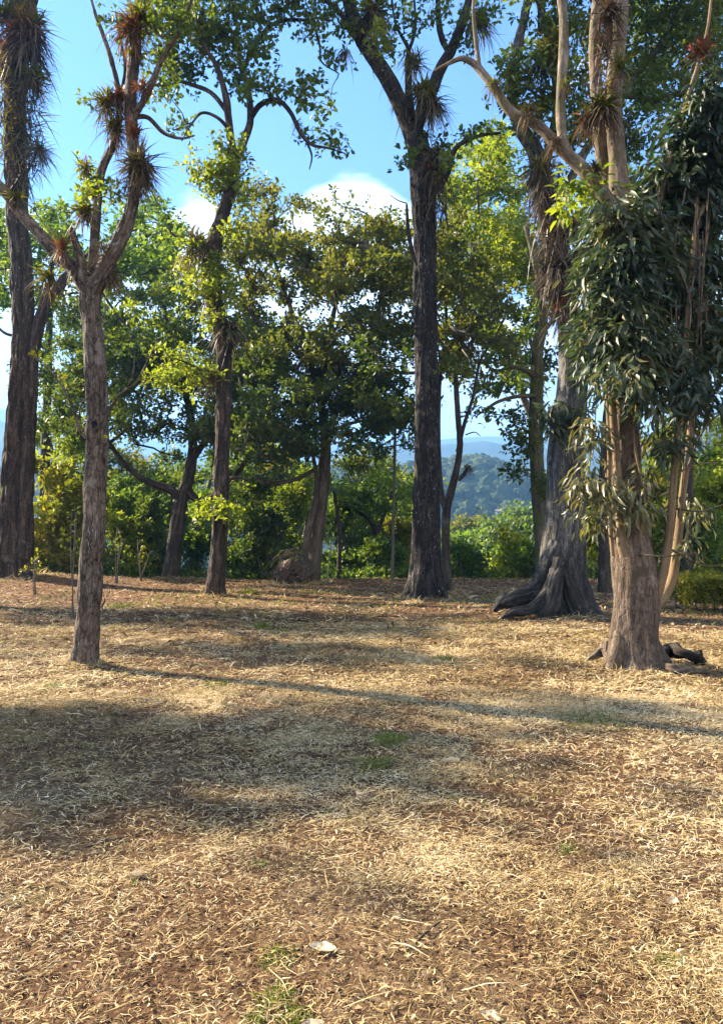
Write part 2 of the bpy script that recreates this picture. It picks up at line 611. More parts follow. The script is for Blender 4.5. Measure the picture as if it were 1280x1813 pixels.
M['bark_far'] = bark_mat('bark_far', (0.010, 0.0085, 0.007), (0.042, 0.032, 0.024), (0.13, 0.105, 0.08), scale=10, dist=0.03, bump=0.7)
M['dead_wood'] = bark_mat('dead_wood', (0.012, 0.008, 0.006), (0.10, 0.07, 0.05), (0.30, 0.23, 0.17), scale=13, dist=0.04, bump=0.9)
M['twig'] = plain_mat('twig', [(0, (0.05, 0.04, 0.03)), (1, (0.16, 0.13, 0.10))])

M['leaf_oak'] = leaf_mat('leaf_oak', [(0.1, (0.038, 0.068, 0.012)), (0.5, (0.092, 0.145, 0.022)), (0.9, (0.175, 0.215, 0.032))])
M['leaf_olive'] = leaf_mat('leaf_olive', [(0.05, (0.060, 0.080, 0.016)), (0.45, (0.120, 0.145, 0.028)), (0.75, (0.155, 0.160, 0.030)), (1, (0.20, 0.165, 0.035))], transl=0.5)
M['leaf_dark'] = leaf_mat('leaf_dark', [(0.1, (0.032, 0.062, 0.016)), (0.5, (0.074, 0.118, 0.026)), (0.95, (0.15, 0.19, 0.034))], transl=0.48)
M['leaf_lime'] = leaf_mat('leaf_lime', [(0.1, (0.084, 0.128, 0.013)), (0.5, (0.172, 0.23, 0.022)), (0.95, (0.29, 0.32, 0.038))], transl=0.58)
M['leaf_mid'] = leaf_mat('leaf_mid', [(0.1, (0.048, 0.084, 0.016)), (0.5, (0.100, 0.155, 0.026)), (0.95, (0.20, 0.24, 0.035))], transl=0.5)
M['leaf_yellow'] = leaf_mat('leaf_yellow', [(0.1, (0.09, 0.12, 0.012)), (0.5, (0.19, 0.21, 0.02)), (0.95, (0.32, 0.26, 0.03))], transl=0.5)
M['leaf_bush'] = leaf_mat('leaf_bush', [(0.1, (0.045, 0.088, 0.020)), (0.5, (0.105, 0.175, 0.034)), (0.95, (0.21, 0.27, 0.045))], transl=0.58)
M['leaf_gum'] = leaf_mat('leaf_gum', [(0.05, (0.015, 0.030, 0.018)), (0.45, (0.033, 0.054, 0.028)), (0.8, (0.07, 0.09, 0.038)), (1, (0.20, 0.15, 0.06))], transl=0.28, rough=0.48, spec=0.4, patch=1.2, tcol=(1.2, 1.3, 0.6))
M['leaf_gum_pale'] = leaf_mat('leaf_gum_pale', [(0.05, (0.05, 0.065, 0.03)), (0.5, (0.12, 0.125, 0.055)), (1, (0.24, 0.20, 0.09))], transl=0.35, rough=0.4, spec=0.5, patch=1.2)
M['epi_green'] = leaf_mat('epi_green', [(0.0, (0.045, 0.06, 0.014)), (0.5, (0.12, 0.125, 0.022)), (1, (0.26, 0.22, 0.04))], transl=0.4, patch=3)
M['epi_red'] = leaf_mat('epi_red', [(0.0, (0.07, 0.04, 0.022)), (0.35, (0.15, 0.075, 0.035)), (0.7, (0.24, 0.10, 0.05)), (1, (0.22, 0.19, 0.06))], transl=0.35, patch=3, tcol=(1.2, 0.8, 0.6))
M['epi_grey'] = leaf_mat('epi_grey', [(0.0, (0.05, 0.045, 0.018)), (0.5, (0.115, 0.10, 0.04)), (1, (0.22, 0.18, 0.09))], transl=0.3, patch=3, tcol=(1.1, 1.0, 0.7))
M['epi_dead'] = leaf_mat('epi_dead', [(0.0, (0.03, 0.02, 0.013)), (0.5, (0.10, 0.07, 0.042)), (1, (0.24, 0.17, 0.10))], transl=0.25, patch=3, tcol=(1.1, 0.95, 0.8))
M['flower'] = plain_mat('flower', [(0, (0.35, 0.03, 0.03)), (1, (0.55, 0.10, 0.08))], transl=0.3)
M['grass_green'] = leaf_mat('grass_green', [(0, (0.06, 0.09, 0.012)), (0.5, (0.14, 0.18, 0.02)), (1, (0.26, 0.26, 0.05))], transl=0.4, patch=6)
M['straw'] = leaf_mat('straw', [(0.0, (0.07, 0.042, 0.02)), (0.3, (0.30, 0.20, 0.085)), (0.55, (0.60, 0.45, 0.21)), (1, (0.86, 0.76, 0.52))], transl=0.22, rough=0.75, spec=0.15, patch=0.8, tcol=(1.1, 1.0, 0.8))
M['litter'] = leaf_mat('litter', [(0.0, (0.05, 0.030, 0.018)), (0.5, (0.16, 0.10, 0.055)), (1, (0.40, 0.27, 0.15))], transl=0.15, rough=0.75, spec=0.15, patch=2, tcol=(1.1, 0.95, 0.7))
M['dry_leaf'] = plain_mat('dry_leaf', [(0, (0.42, 0.32, 0.19)), (1, (0.66, 0.55, 0.38))], rough=0.7, nscale=20, transl=0.15)
M['stake'] = plain_mat('stake', [(0, (0.12, 0.15, 0.07)), (1, (0.24, 0.27, 0.15))], nscale=4)
M['pole'] = plain_mat('pole', [(0, (0.05, 0.05, 0.035)), (1, (0.17, 0.16, 0.11))], nscale=5)


# ground: reddish soil under a felt of straw
def ground_mat():
    m, nt, out = newmat('ground')
    g = nt.nodes.new('ShaderNodeNewGeometry')
    P = g.outputs['Position']
    n1 = noise(nt, P, 0.55, 4, 0.6)
    n2 = noise(nt, P, 9.0, 6, 0.7)
    n3 = noise(nt, vmul(nt, P, (1, 1, 1)), 45.0, 4, 0.7)
    soil = ramp(nt, n2, [(0.25, (0.030, 0.015, 0.008)), (0.55, (0.098, 0.050, 0.024)), (0.8, (0.20, 0.112, 0.058))])
    straw = ramp(nt, n3, [(0.25, (0.05, 0.032, 0.018)), (0.5, (0.19, 0.13, 0.07)), (0.75, (0.44, 0.32, 0.18))])
    k = maprange(nt, math_(nt, 'ADD', math_(nt, 'MULTIPLY', n1, 0.7), math_(nt, 'MULTIPLY', n2, 0.4)), 0.50, 0.72, 0.0, 0.75)
    c = mixc(nt, k, soil, straw)
    gr = maprange(nt, noise(nt, P, 1.1, 4, 0.6), 0.58, 0.72, 0.0, 0.35)
    c = mixc(nt, gr, c, (0.13, 0.13, 0.035))
    spr = nt.nodes.new('ShaderNodeSeparateXYZ')
    nt.links.new(P, spr.inputs[0])
    red = math_(nt, 'MULTIPLY', maprange(nt, spr.outputs[1], 13, 23, 0, 0.75), maprange(nt, n1, 0.35, 0.6, 0.25, 1))
    c = mixc(nt, red, c, ramp(nt, n2, [(0.3, (0.075, 0.034, 0.016)), (0.7, (0.26, 0.125, 0.058))]))
    # past the edge of the clearing: green valley floor
    sp = nt.nodes.new('ShaderNodeSeparateXYZ')
    nt.links.new(P, sp.inputs[0])
    far = maprange(nt, sp.outputs[1], 28.5, 33, 0, 1)
    veg = ramp(nt, noise(nt, P, 0.12, 6, 0.7), [(0.3, (0.025, 0.045, 0.012)), (0.7, (0.08, 0.11, 0.025))])
    c = mixc(nt, far, c, veg)
    p = nt.nodes.new('ShaderNodeBsdfPrincipled')
    nt.links.new(c, p.inputs['Base Color'])
    p.inputs['Roughness'].default_value = 0.95
    p.inputs['Specular IOR Level'].default_value = 0.1
    b = nt.nodes.new('ShaderNodeBump')
    b.inputs['Strength'].default_value = 0.9
    b.inputs['Distance'].default_value = 0.025
    nt.links.new(math_(nt, 'ADD', math_(nt, 'MULTIPLY', n2, 1.0), math_(nt, 'MULTIPLY', n3, 0.6)), b.inputs['Height'])
    nt.links.new(b.outputs[0], p.inputs['Normal'])
    nt.links.new(p.outputs[0], out.inputs[0])
    return m


def forest_mat(name, c0, c1, scale):
    m, nt, out = newmat(name)
    g = nt.nodes.new('ShaderNodeNewGeometry')
    a = attr(nt, 'tint')
    f = math_(nt, 'ADD', math_(nt, 'MULTIPLY', noise(nt, g.outputs['Position'], scale, 6, 0.7), 0.7), math_(nt, 'MULTIPLY', a.outputs['Fac'], 0.35))
    c = ramp(nt, f, [(0.3, c0), (0.75, c1)])
    p = nt.nodes.new('ShaderNodeBsdfPrincipled')
    nt.links.new(c, p.inputs['Base Color'])
    p.inputs['Roughness'].default_value = 0.9
    p.inputs['Specular IOR Level'].default_value = 0.1
    b = nt.nodes.new('ShaderNodeBump')
    b.inputs['Strength'].default_value = 1.0
    b.inputs['Distance'].default_value = 1.5
    nt.links.new(noise(nt, g.outputs['Position'], scale * 3, 5, 0.7), b.inputs['Height'])
    nt.links.new(b.outputs[0], p.inputs['Normal'])
    nt.links.new(p.outputs[0], out.inputs[0])
    return m


M['ground'] = ground_mat()
M['forest'] = forest_mat('forest', (0.018, 0.034, 0.010), (0.075, 0.10, 0.024), 0.25)
M['mountain'] = forest_mat('mountain', (0.02, 0.035, 0.014), (0.06, 0.08, 0.028), 0.02)


# ------------------------------------------------------------------ terrain
def build_ground():
    rs = np.concatenate([[0.0], np.geomspace(0.35, 5200, 450)])
    na = 400
    th = np.linspace(0, 2 * math.pi, na, endpoint=False)
    x = rs[:, None] * np.sin(th)[None]; y = rs[:, None] * np.cos(th)[None]
    z = H(x, y)
    v = np.stack([x, y, z], -1).reshape(-1, 3)
    i = np.arange(len(rs) - 1)[:, None] * na
    j = np.arange(na)[None]
    k = (j + 1) % na
    q = np.stack([i + j, i + na + j, i + na + k, i + k], -1).reshape(-1, 4)
    mb = MB(); mb.add(v, q)
    tag(mb.build('ground', M['ground']), kind='structure')


def ridge(name, Yd, prof, thick, mat, rough, sc, seed, base=-60):
    """a long ridge whose skyline follows prof = [(px, py)...] as seen from the clearing"""
    px = np.array([p[0] for p in prof], float); py = np.array([p[1] for p in prof], float)
    X = (px - CX) / F * Yd
    Z = EYE + (950 - py) / F * Yd
    xs = np.linspace(X[0], X[-1], 340)
    top = np.interp(xs, X, Z)
    ts = np.linspace(-1, 1, 70)
    yy = Yd + ts * thick
    gx, gy = np.meshgrid(xs, yy, indexing='ij')
    bell = np.cos(ts * math.pi / 2) ** 1.2
    z = base + (top[:, None] - base) * bell[None]
    p = np.stack([gx, gy, 0 * gx + seed], -1) / sc
    nz = (fbm(p, 6) - 0.5) * rough
    z = z + nz * (0.35 + np.abs(ts)[None] * 1.2)
    v = np.stack([gx, gy, z], -1)
    a, b = gx.shape
    i = np.arange(a - 1)[:, None] * b; j = np.arange(b - 1)[None]
    q = np.stack([i + j, i + b + j, i + b + j + 1, i + j + 1], -1).reshape(-1, 4)
    mb = MB(); mb.add(v.reshape(-1, 3), q)
    tag(mb.build(name, mat), kind='structure')

    def height(x, t):
        return np.interp(x, xs, top), (x, t)
    return xs, yy, z


build_ground()
RX, RY, RZ = ridge('hill', 620, [(-900, 850), (-200, 850), (40, 838), (250, 850), (450, 860), (640, 845), (760, 822), (830, 815), (900, 838), (960, 850), (1060, 850), (1200, 800), (1290, 770), (1500, 800), (2200, 850)], 330, M['forest'], 40, 160, 1, -46)
ridge('mountain', 1900, [(-900, 800), (-200, 775), (0, 752), (60, 780), (160, 800), (400, 830), (620, 815), (700, 795), (780, 785), (850, 778), (930, 800), (1050, 800), (1150, 790), (1220, 770), (1300, 742), (1500, 760), (2200, 800)], 800, M['mountain'], 210, 800, 5, -60)
ridge('far_mountain', 3400, [(-900, 790), (-200, 740), (0, 725), (40, 735), (120, 770), (500, 800), (800, 782), (870, 778), (1000, 790), (1200, 760), (1270, 718), (1340, 700), (1500, 760), (2200, 800)], 1300, M['mountain'], 340, 1300, 11, -60)

# closed canopy of the far hillside: nobody could count it
ICO_V = None


def ico(sub=2):
    t = (1 + 5 ** .5) / 2
    v = [(-1, t, 0), (1, t, 0), (-1, -t, 0), (1, -t, 0), (0, -1, t), (0, 1, t), (0, -1, -t), (0, 1, -t), (t, 0, -1), (t, 0, 1), (-t, 0, -1), (-t, 0, 1)]
    f = [(0, 11, 5), (0, 5, 1), (0, 1, 7), (0, 7, 10), (0, 10, 11), (1, 5, 9), (5, 11, 4), (11, 10, 2), (10, 7, 6), (7, 1, 8), (3, 9, 4), (3, 4, 2), (3, 2, 6), (3, 6, 8), (3, 8, 9), (4, 9, 5), (2, 4, 11), (6, 2, 10), (8, 6, 7), (9, 8, 1)]
    v = [np.array(a) / np.linalg.norm(a) for a in v]
    for _ in range(sub):
        nf, mid = [], {}

        def m(a, b):
            k = (min(a, b), max(a, b))
            if k not in mid:
                w = v[a] + v[b]
                v.append(w / np.linalg.norm(w)); mid[k] = len(v) - 1
            return mid[k]
        for a, b, c in f:
            x, y, z = m(a, b), m(b, c), m(c, a)
            nf += [(a, x, z), (b, y, x), (c, z, y), (x, y, z)]
        f = nf
    return np.array(v), np.array(f)


def far_forest():
    V, Fc = ico(2)
    q = np.column_stack([Fc, Fc[:, 2]])
    # triangles: split every one into three quads through its centre
    E = {}
    vs = list(V)

    def mid(a, b):
        k = (min(a, b), max(a, b))
        if k not in E:
            vs.append((V[a] + V[b]) / 2); E[k] = len(vs) - 1
        return E[k]
    qs = []
    for a, b, c in ico(1)[1]:
        ab, bc, ca = mid(a, b), mid(b, c), mid(c, a)
        vs.append((V[a] + V[b] + V[c]) / 3)
        o = len(vs) - 1
        qs += [(a, ab, o, ca), (b, bc, o, ab), (c, ca, o, bc)]
    V = unit(np.array(vs)); q = np.array(qs)
    mb = MB()
    n = 7000
    ii = RNG.integers(60, 280, n); jj = RNG.integers(3, 38, n)
    for a, b in zip(ii, jj):
        x = RX[a] + RNG.normal(0, 2.5); y = RY[b] + RNG.normal(0, 4); z = RZ[a, b]
        r = RNG.uniform(1.8, 4.6)
        s = 0.35 + 1.3 * fbm(V * 2.6 + RNG.uniform(0, 50, 3), 3)
        v = V * s[:, None] * np.array([r, r, r * RNG.uniform(.8, 1.15)]) + np.array([x, y, z + r * 0.4])
        mb.add(v, q, RNG.random())
    o = mb.build('far_forest', M['forest'])
    tag(o, 'hazy blue green forest covering the far hillside', 'forest', kind='stuff')


far_forest()


# ------------------------------------------------------------------ trees
class Tree:
    def __init__(s, name, Y, base, label, bark, group=None, cat='tree', seed=1):
        s.Y = Y
        p = Wp(base[0], base[1], Y)
        p[2] = float(H(p[0], p[1]))
        s.base = p
        s.root = thing(name, p, label, cat, group)
        s.tm = MB(); s.bm = MB(); s.lm = {}
        s.bark = bark
        s.nodes, s.nrad, s.tips = [], [], []
        s.seed = seed
        s.rng = np.random.default_rng(seed)

    def px(s, p, dY=0):
        return Wp(p[0], p[1], s.Y + dY)

    def limb(s, pts, sink=0.0, **kw):
        """pts: (px, py, dY, width px)"""
        P = np.array([s.px(p, p[2]) for p in pts])
        r = np.array([p[3] / 2 / F * (s.Y + p[2]) for p in pts])
        if sink:
            g = float(H(P[0, 0], P[0, 1]))
            P[0, 2] = g - sink
        kw.setdefault('seed', s.seed + len(s.nodes))
        c, rr = limb(s.tm, P, r, **kw)
        k = max(1, int(len(c) / 40))
        s.nodes.append(c[::k]); s.nrad.append(rr[::k])
        return c, rr

    def cluster(s, L, dz=1.0, n=None, dens=1.0):
        """L: (px, py, rx, ry[, dY]) blobs of the crown -> branch tips"""
        out = []
        for b in L:
            dY = b[4] if len(b) > 4 else s.rng.normal(0, 0.6)
            c = s.px(b, dY)
            k = (s.Y + dY) / F
            rx, ry = b[2] * k, b[3] * k
            m = n or max(4, int(dens * 0.017 * b[2] * b[3]))
            u = unit(s.rng.normal(size=(m, 3))) * (s.rng.random((m, 1)) ** 0.45)
            out.append(np.column_stack([c + u * np.array([rx, min(rx, 2.2) * dz, ry]), np.full(m, s.rng.random())]))
        t = np.vstack(out)
        s.tips.append(t)
        return t

    def pads(s, E, m, rx=(22, 42), ry=(7, 14), n=7, dd=2.2):
        """flat sprays of foliage strewn through the outlines E = (px, py, rx, ry), with air between them"""
        w = np.array([e[2] * e[3] for e in E], float)
        L = []
        for k in s.rng.choice(len(E), m, p=w / w.sum()):
            e = E[k]
            a = s.rng.uniform(0, 2 * math.pi); q = s.rng.random() ** .5
            L.append((e[0] + e[2] * q * math.cos(a), e[1] + e[3] * q * math.sin(a), s.rng.uniform(*rx), s.rng.uniform(*ry), s.rng.normal(0, dd)))
        return s.cluster(L, n=n)

    def grow(s, tips, r0=0.006, maxr=0.07, wig=0.12, spread=0.5, keep=0.35, sides=4):
        """join every tip to the nearest wood already there, thickening towards the trunk"""
        nodes = np.vstack(s.nodes); own = np.full(len(nodes), -1)
        rootd = np.linalg.norm(nodes - s.base, axis=1)
        T = tips[:, :3]
        d0 = np.min(np.linalg.norm(T[:, None, :] - nodes[None, ::3], axis=2), axis=1)
        order = np.argsort(d0)
        K = 6
        C = np.zeros((len(T), K, 3)); par = np.full(len(T), -1); pn = np.zeros(len(T), int)
        for a, i in enumerate(order):
            d = np.linalg.norm(nodes - T[i], axis=1)
            # wood should run outward and upward: dislike nodes above the tip
            cost = d + spread * np.maximum(nodes[:, 2] - T[i, 2], 0) + 0.04 * rootd
            j = int(np.argmin(cost))
            p, t = nodes[j], T[i]
            Ld = np.linalg.norm(t - p)
            mid = p * 0.5 + t * 0.5 + s.rng.normal(0, wig, 3) * Ld + np.array([0, 0, 0.10 * Ld * s.rng.uniform(-0.6, 1.2)])
            u = np.linspace(0, 1, K)[:, None]
            c = (1 - u) ** 2 * p + 2 * u * (1 - u) * mid + u ** 2 * t
            c[1:-1] += s.rng.normal(0, wig * 0.25, (K - 2, 3)) * Ld
            C[a] = c
            par[a] = own[j]
            nodes = np.vstack([nodes, c[1:]])
            own = np.concatenate([own, np.full(K - 1, a)])
            rootd = np.concatenate([rootd, np.linalg.norm(c[1:] - s.base, axis=1)])
        cnt = np.ones(len(T))
        for a in range(len(T) - 1, -1, -1):
            if par[a] >= 0:
                cnt[par[a]] += cnt[a]
        r1 = np.minimum(r0 * cnt ** 0.5, maxr)
        Rr = r1[:, None] * np.linspace(1.0, 0.45, K)[None]
        twigs(s.bm, C, Rr, sides, tint=0.4)

    def leafy(s, tips, mat, n=14, L=0.16, ratio=0.5, rad=0.28, shape=LEAF_A, up=0.8, droop=0.0, tuft=7):
        T = tips[:, :3]
        if shape is LEAF_A:
            n = int(n * 1.6); rad = rad * 1.12; ratio = ratio * 1.12
        else:
            n = int(n * 1.35); tuft = 0
        L = L * 1.12
        k = np.repeat(np.arange(len(T)), n)
        m = len(k)
        if tuft:
            # leaves gathered in rosettes at the twig ends
            ns = max(1, int(round(n / tuft)))
            sub = s.rng.normal(0, 1, (len(T), ns, 3)) * np.array([1, 1, 0.7]) * rad
            so = sub[k, s.rng.integers(0, ns, m)]
            off = s.rng.normal(0, 1, (m, 3))
            pos = T[k] + so + off * L * 0.16
            d = unit(off) + np.array([0, 0, 0.25 - droop])
        else:
            off = s.rng.normal(0, 1, (m, 3)) * np.array([1, 1, 0.75]) * rad
            pos = T[k] + off
            d = unit(off + s.rng.normal(0, rad * 0.8, (m, 3))) + np.array([0, 0, 0.15 - droop])
        u = np.array([0, 0, up]) + s.rng.normal(0, 0.55, (m, 3))
        LL = L * s.rng.uniform(0.5, 1.3, m)
        tint = np.clip(0.55 * tips[k, 3] + 0.45 * s.rng.random(m) + 0.05, 0, 1)
        if shape is LEAF_B:
            tint = np.where(s.rng.random(m) < .06, 1.0, tint)
        mb = s.lm.setdefault(mat, MB())
        leaves(mb, pos, d, u, LL, LL * ratio, tint, shape)

    def done(s, crown='crown', twig='twig', bark_bm=None):
        build_multi('trunk', [(s.tm, s.bark), (s.bm, bark_bm or s.bark)], s.root)
        if s.lm:
            build_multi(crown, [(mb, mat) for mat, mb in s.lm.items()], s.root)
        return s.root


EPI = []


def bromeliad(px, py, Y, size, label, kind='epi_green', axis=(0, -0.3, 1), dead=0.5, spike=0, n=60, droop=0.5, ball=False, wfac=0.075, lean=None, name='bromeliad', sx=1.0):
    """a rosette of strap leaves perched on a limb, with dry leaves hanging below"""
    c = Wp(px, py, Y)
    n = int(n * 1.9); size = size * 1.08; wfac = wfac * 0.95
    L = size / F * Y
    t = thing(name, c, label, 'bromeliad', 'bromeliads growing on the trunks and limbs')
    rng = np.random.default_rng(int(px * 7 + py * 13))
    mb = MB()
    if ball:
        d = unit(rng.normal(size=(n, 3)))
        d[:, 2] = d[:, 2] * 0.9 - 0.05
        dr = rng.uniform(0.05, 0.4, n)
    else:
        a = unit(np.array(axis, float))
        d = unit(rng.normal(size=(n, 3)) * np.array([1.0, 1.0, 0.55]) + a * rng.uniform(0.3, 1.5, (n, 1)))
        dr = rng.uniform(0.2, 1.9, n) * droop
    d = d * np.array([sx, 1, 1])
    LL = L * rng.uniform(0.35, 1.25, n)
    ribbons(mb, c + rng.normal(0, 0.13 * L, (n, 3)), d, LL, L * wfac * rng.uniform(.5, 1.9, n), dr, rng.random(n), S=7, lat=rng.normal(0, 0.28, n), wig=rng.normal(0, .02, n))
    mb.build('rosette', M[kind], t)
    if dead > 0:
        k = int(n * dead)
        mb = MB()
        d = unit(rng.normal(size=(k, 3)) * np.array([1, 1, 0.4]) + np.array([0, 0, -0.35]))
        LL = L * rng.uniform(0.35, 1.2, k)
        ribbons(mb, c + rng.normal(0, 0.14 * L, (k, 3)) - np.array([0, 0, 0.10 * L]), d * 0.55, LL, L * wfac * 0.7, rng.uniform(0.5, 1.1, k), rng.random(k), S=7, lat=rng.normal(0, 0.3, k), wig=rng.normal(0, .04, k))
        mb.build('dead_leaves', M['epi_dead'], t)
    for q in range(spike):
        mb = MB()
        k = 16
        base = c + rng.normal(0, 0.08 * L, 3)
        dd = unit(np.array([rng.normal(0, .3), rng.normal(0, .3), 1.0]))
        h = rng.uniform(0.1, 0.9, k) * L
        ribbons(mb, base + dd * h[:, None], unit(rng.normal(size=(k, 3)) * 0.5 + dd), np.full(k, 0.28 * L), np.full(k, 0.05 * L), np.full(k, 0.1), rng.random(k), S=3)
        mb.build('flower_spike', M['flower'], t)
    EPI.append(t)
    return t


def fringe(tree, pts, mat, n, L, w, droop=0.8, out=(0, 0, 0), rad=0.1, part='epiphyte_cover'):
    """moss, ferns and dry straps clinging along a limb: a part of the tree"""
    mb = MB()
    rng = np.random.default_rng(n + int(pts[0][0]))
    P = np.array([tree.px(p, p[2]) for p in pts])
    c = catmull(P, 60)
    p = c[rng.integers(0, 60, n)] + unit(rng.normal(size=(n, 3))) * rad * rng.uniform(.8, 1.15, (n, 1))
    d = unit(rng.normal(size=(n, 3)) + np.array(out))
    LL = L * rng.uniform(0.5, 1.3, n)
    ribbons(mb, p, d, LL, w * rng.uniform(.6, 1.4, n), rng.uniform(0.2, 1.0, n) * droop, rng.random(n), S=5, lat=rng.normal(0, 0.2, n))
    return mb.build(part, M[mat], tree.root)


exec_order = []

# ---- A: huge dark trunk at the far left
t = Tree('shade_tree', 25, (30, 1022), 'massive dark furrowed trunk at the far left edge, shaggy with bromeliads above', 'bark_brown', seed=11)
t.limb([(24, 1024, 0, 66), (24, 960, 0, 58), (28, 850, 0, 50), (36, 720, 0, 43), (41, 600, 0, 41), (38, 470, 0, 40), (30, 330, .1, 40), (28, 180, .2, 38), (38, 60, .3, 36), (30, -120, .3, 40), (20, -330, .4, 30)], sink=.25, sides=88, step=.05, bark=.11, bscale=4.2, flare=.45, lobes=6, flare_h=.7)
t.limb([(46, 990, -.3, 30), (48, 860, -.25, 26), (54, 740, -.2, 24), (60, 620, -.1, 24), (78, 545, 0, 22), (105, 505, .2, 16), (130, 470, .6, 10), (170, 440, 1.2, 6)], sides=40, step=.06, bark=.05, bscale=6)
t.limb([(30, 180, .2, 30), (0, 90, .2, 28), (-40, -20, .2, 24), (-70, -200, .3, 16)], sides=24, step=.1, bark=.03)
t.limb([(40, 60, .3, 22), (65, -20, .2, 18), (110, -140, 0, 12), (150, -260, 0, 8)], sides=20, step=.1, bark=.02)
tp = t.cluster([(-40, -120, 90, 60), (60, -190, 90, 60), (160, -280, 80, 60), (-60, -260, 90, 70), (50, -340, 90, 60), (-120, -40, 60, 50)], dens=.7)
t.grow(tp); t.leafy(tp, 'leaf_dark', n=16, L=.2, rad=.3)
fringe(t, [(32, 60, 0), (25, 180, 0), (35, 330, 0)], 'epi_dead', 900, .7, .045, 1.0, (0.3, -.5, -.3), .46)
fringe(t, [(50, 20, 0), (52, 180, 0), (55, 300, 0)], 'epi_grey', 620, .8, .04, .7, (0.9, -.3, .1), .32)
fringe(t, [(20, 10, -.2), (20, 150, -.2), (28, 300, -.2)], 'epi_green', 260, .6, .05, .7, (0, -.6, .2), .42)
t.done()
bromeliad(48, 62, 24.5, 52, 'red brown bromeliad clump with yellow green top near the head of the far left trunk', 'epi_red', dead=1.6, n=120, droop=.7, axis=(.3, -.5, .8))
bromeliad(12, 30, 24.6, 46, 'yellow green bromeliad high on the left side of the far left trunk', 'epi_green', dead=.4, n=60)
bromeliad(62, 45, 24.5, 40, 'upright olive bromeliad rising out of the red brown clump on the far left trunk', 'epi_green', dead=.2, n=50, droop=.4)
bromeliad(68, 265, 24.5, 36, 'spiky grey airplant sticking out of the right flank of the far left trunk', 'epi_grey', dead=.6, n=60, axis=(1, -.3, .4), wfac=.05)
bromeliad(62, 135, 24.5, 34, 'small dark bromeliad below the red brown clump on the far left trunk', 'epi_green', dead=.9, n=50, axis=(.9, -.4, .5))

# ---- B: slender front left tree
t = Tree('forked_tree', 9.2, (152, 1178), 'slender plated trunk in the left foreground forking into bare bromeliad-laden limbs', 'bark_plate', seed=21)
t.limb([(151, 1180, 0, 50), (155, 1120, 0, 45), (161, 1020, 0, 44), (167, 900, 0, 41), (171, 800, 0, 40), (172, 765, 0, 44), (172, 735, 0, 39), (169, 640, 0, 37), (161, 560, 0, 36), (161, 520, 0, 38), (163, 495, 0, 34)], sink=.12, sides=96, step=.016, bark=.018, bscale=12, wob=.12, flare=.45, lobes=5, flare_h=.13)
t.limb([(160, 522, 0, 32), (132, 478, .05, 27), (85, 430, .1, 24), (45, 385, .1, 22), (5, 335, .1, 20), (-40, 290, .15, 20), (-90, 200, .2, 14)], sides=44, step=.03, bark=.012, bscale=22)
t.limb([(162, 522, 0, 34), (190, 468, -.03, 30), (215, 420, -.05, 27), (234, 365, -.05, 24), (240, 300, -.05, 24), (233, 220, 0, 23), (232, 160, 0, 23), (240, 90, .05, 21), (243, 40, .05, 18), (258, -30, .1, 15), (270, -130, .1, 10)], sides=44, step=.03, bark=.010, bscale=22)
t.limb([(150, 500, -.02, 20), (143, 460, -.05, 17), (133, 428, -.08, 14), (128, 405, -.08, 12)], sides=20, step=.03, bark=.006, bscale=25)
t.limb([(165, 490, .1, 20), (168, 430, .15, 18), (172, 370, .2, 17), (180, 305, .2, 16), (205, 245, .2, 14), (212, 190, .2, 12), (206, 140, .2, 10), (190, 80, .25, 9), (168, 20, .25, 7), (150, -60, .25, 5)], sides=24, step=.04, bark=.008, bscale=22)
t.limb([(172, 360, .2, 13), (158, 330, .2, 14), (152, 305, .2, 12)], sides=16, step=.03, bark=.005)
t.limb([(233, 215, 0, 14), (262, 165, -.1, 12), (285, 110, -.15, 10), (318, 55, -.2, 8), (340, 0, -.2, 6)], sides=18, step=.04, bark=.005)
t.limb([(212, 180, .2, 7), (222, 120, .15, 5), (212, 60, .1, 4), (205, 20, .1, 3)], sides=10, step=.05)
t.limb([(235, 208, 0, 9), (262, 208, .1, 8), (290, 235, .1, 7), (320, 245, .1, 5), (345, 240, .1, 3)], sides=10, step=.04)
# thin shoots from the knot
t.limb([(158, 775, -.08, 7), (146, 770, -.1, 6), (128, 720, -.12, 4.5), (105, 675, -.15, 3.5), (62, 632, -.2, 2)], sides=8, step=.05)
t.limb([(140, 745, -.12, 3), (146, 712, -.15, 2.5), (175, 692, -.2, 1.5)], sides=6, step=.05)
t.limb([(183, 752, -.12, 9), (190, 735, -.14, 7), (212, 700, -.15, 5), (240, 678, -.2, 4), (262, 640, -.2, 3), (278, 605, -.2, 2)], sides=8, step=.05)
t.limb([(188, 745, -.1, 5), (190, 680, -.1, 4), (184, 610, -.1, 3), (188, 540, -.1, 2)], sides=8, step=.05)
t.limb([(225, 690, -.15, 3), (236, 660, -.2, 2.5), (240, 620, -.2, 1.5)], sides=6, step=.05)
tp = t.cluster([(180, 335, 22, 18), (160, 345, 18, 14), (205, 345, 18, 14), (150, 300, 12, 8)], dens=1.6)
t.grow(tp, r0=.003, maxr=.012)
t.leafy(tp, 'leaf_lime', n=12, L=.065, rad=.07, ratio=.55)
tp = t.cluster([(262, 40, 26, 26), (300, 50, 24, 22), (225, 90, 16, 20), (285, 100, 18, 20), (250, 100, 15, 15), (160, 180, 10, 8), (340, 10, 25, 20), (270, 10, 30, 18), (190, 30, 10, 14), (320, 30, 25, 20), (300, 130, 20, 16), (215, 40, 16, 20)], dens=1.5)
t.grow(tp, r0=.003, maxr=.014)
t.leafy(tp, 'leaf_oak', n=9, L=.062, rad=.075, ratio=.5)
tp = t.cluster([(62, 632, 6, 8), (110, 672, 8, 6), (130, 748, 7, 8), (200, 704, 6, 7), (196, 770, 6, 12), (250, 675, 5, 6)], n=3)
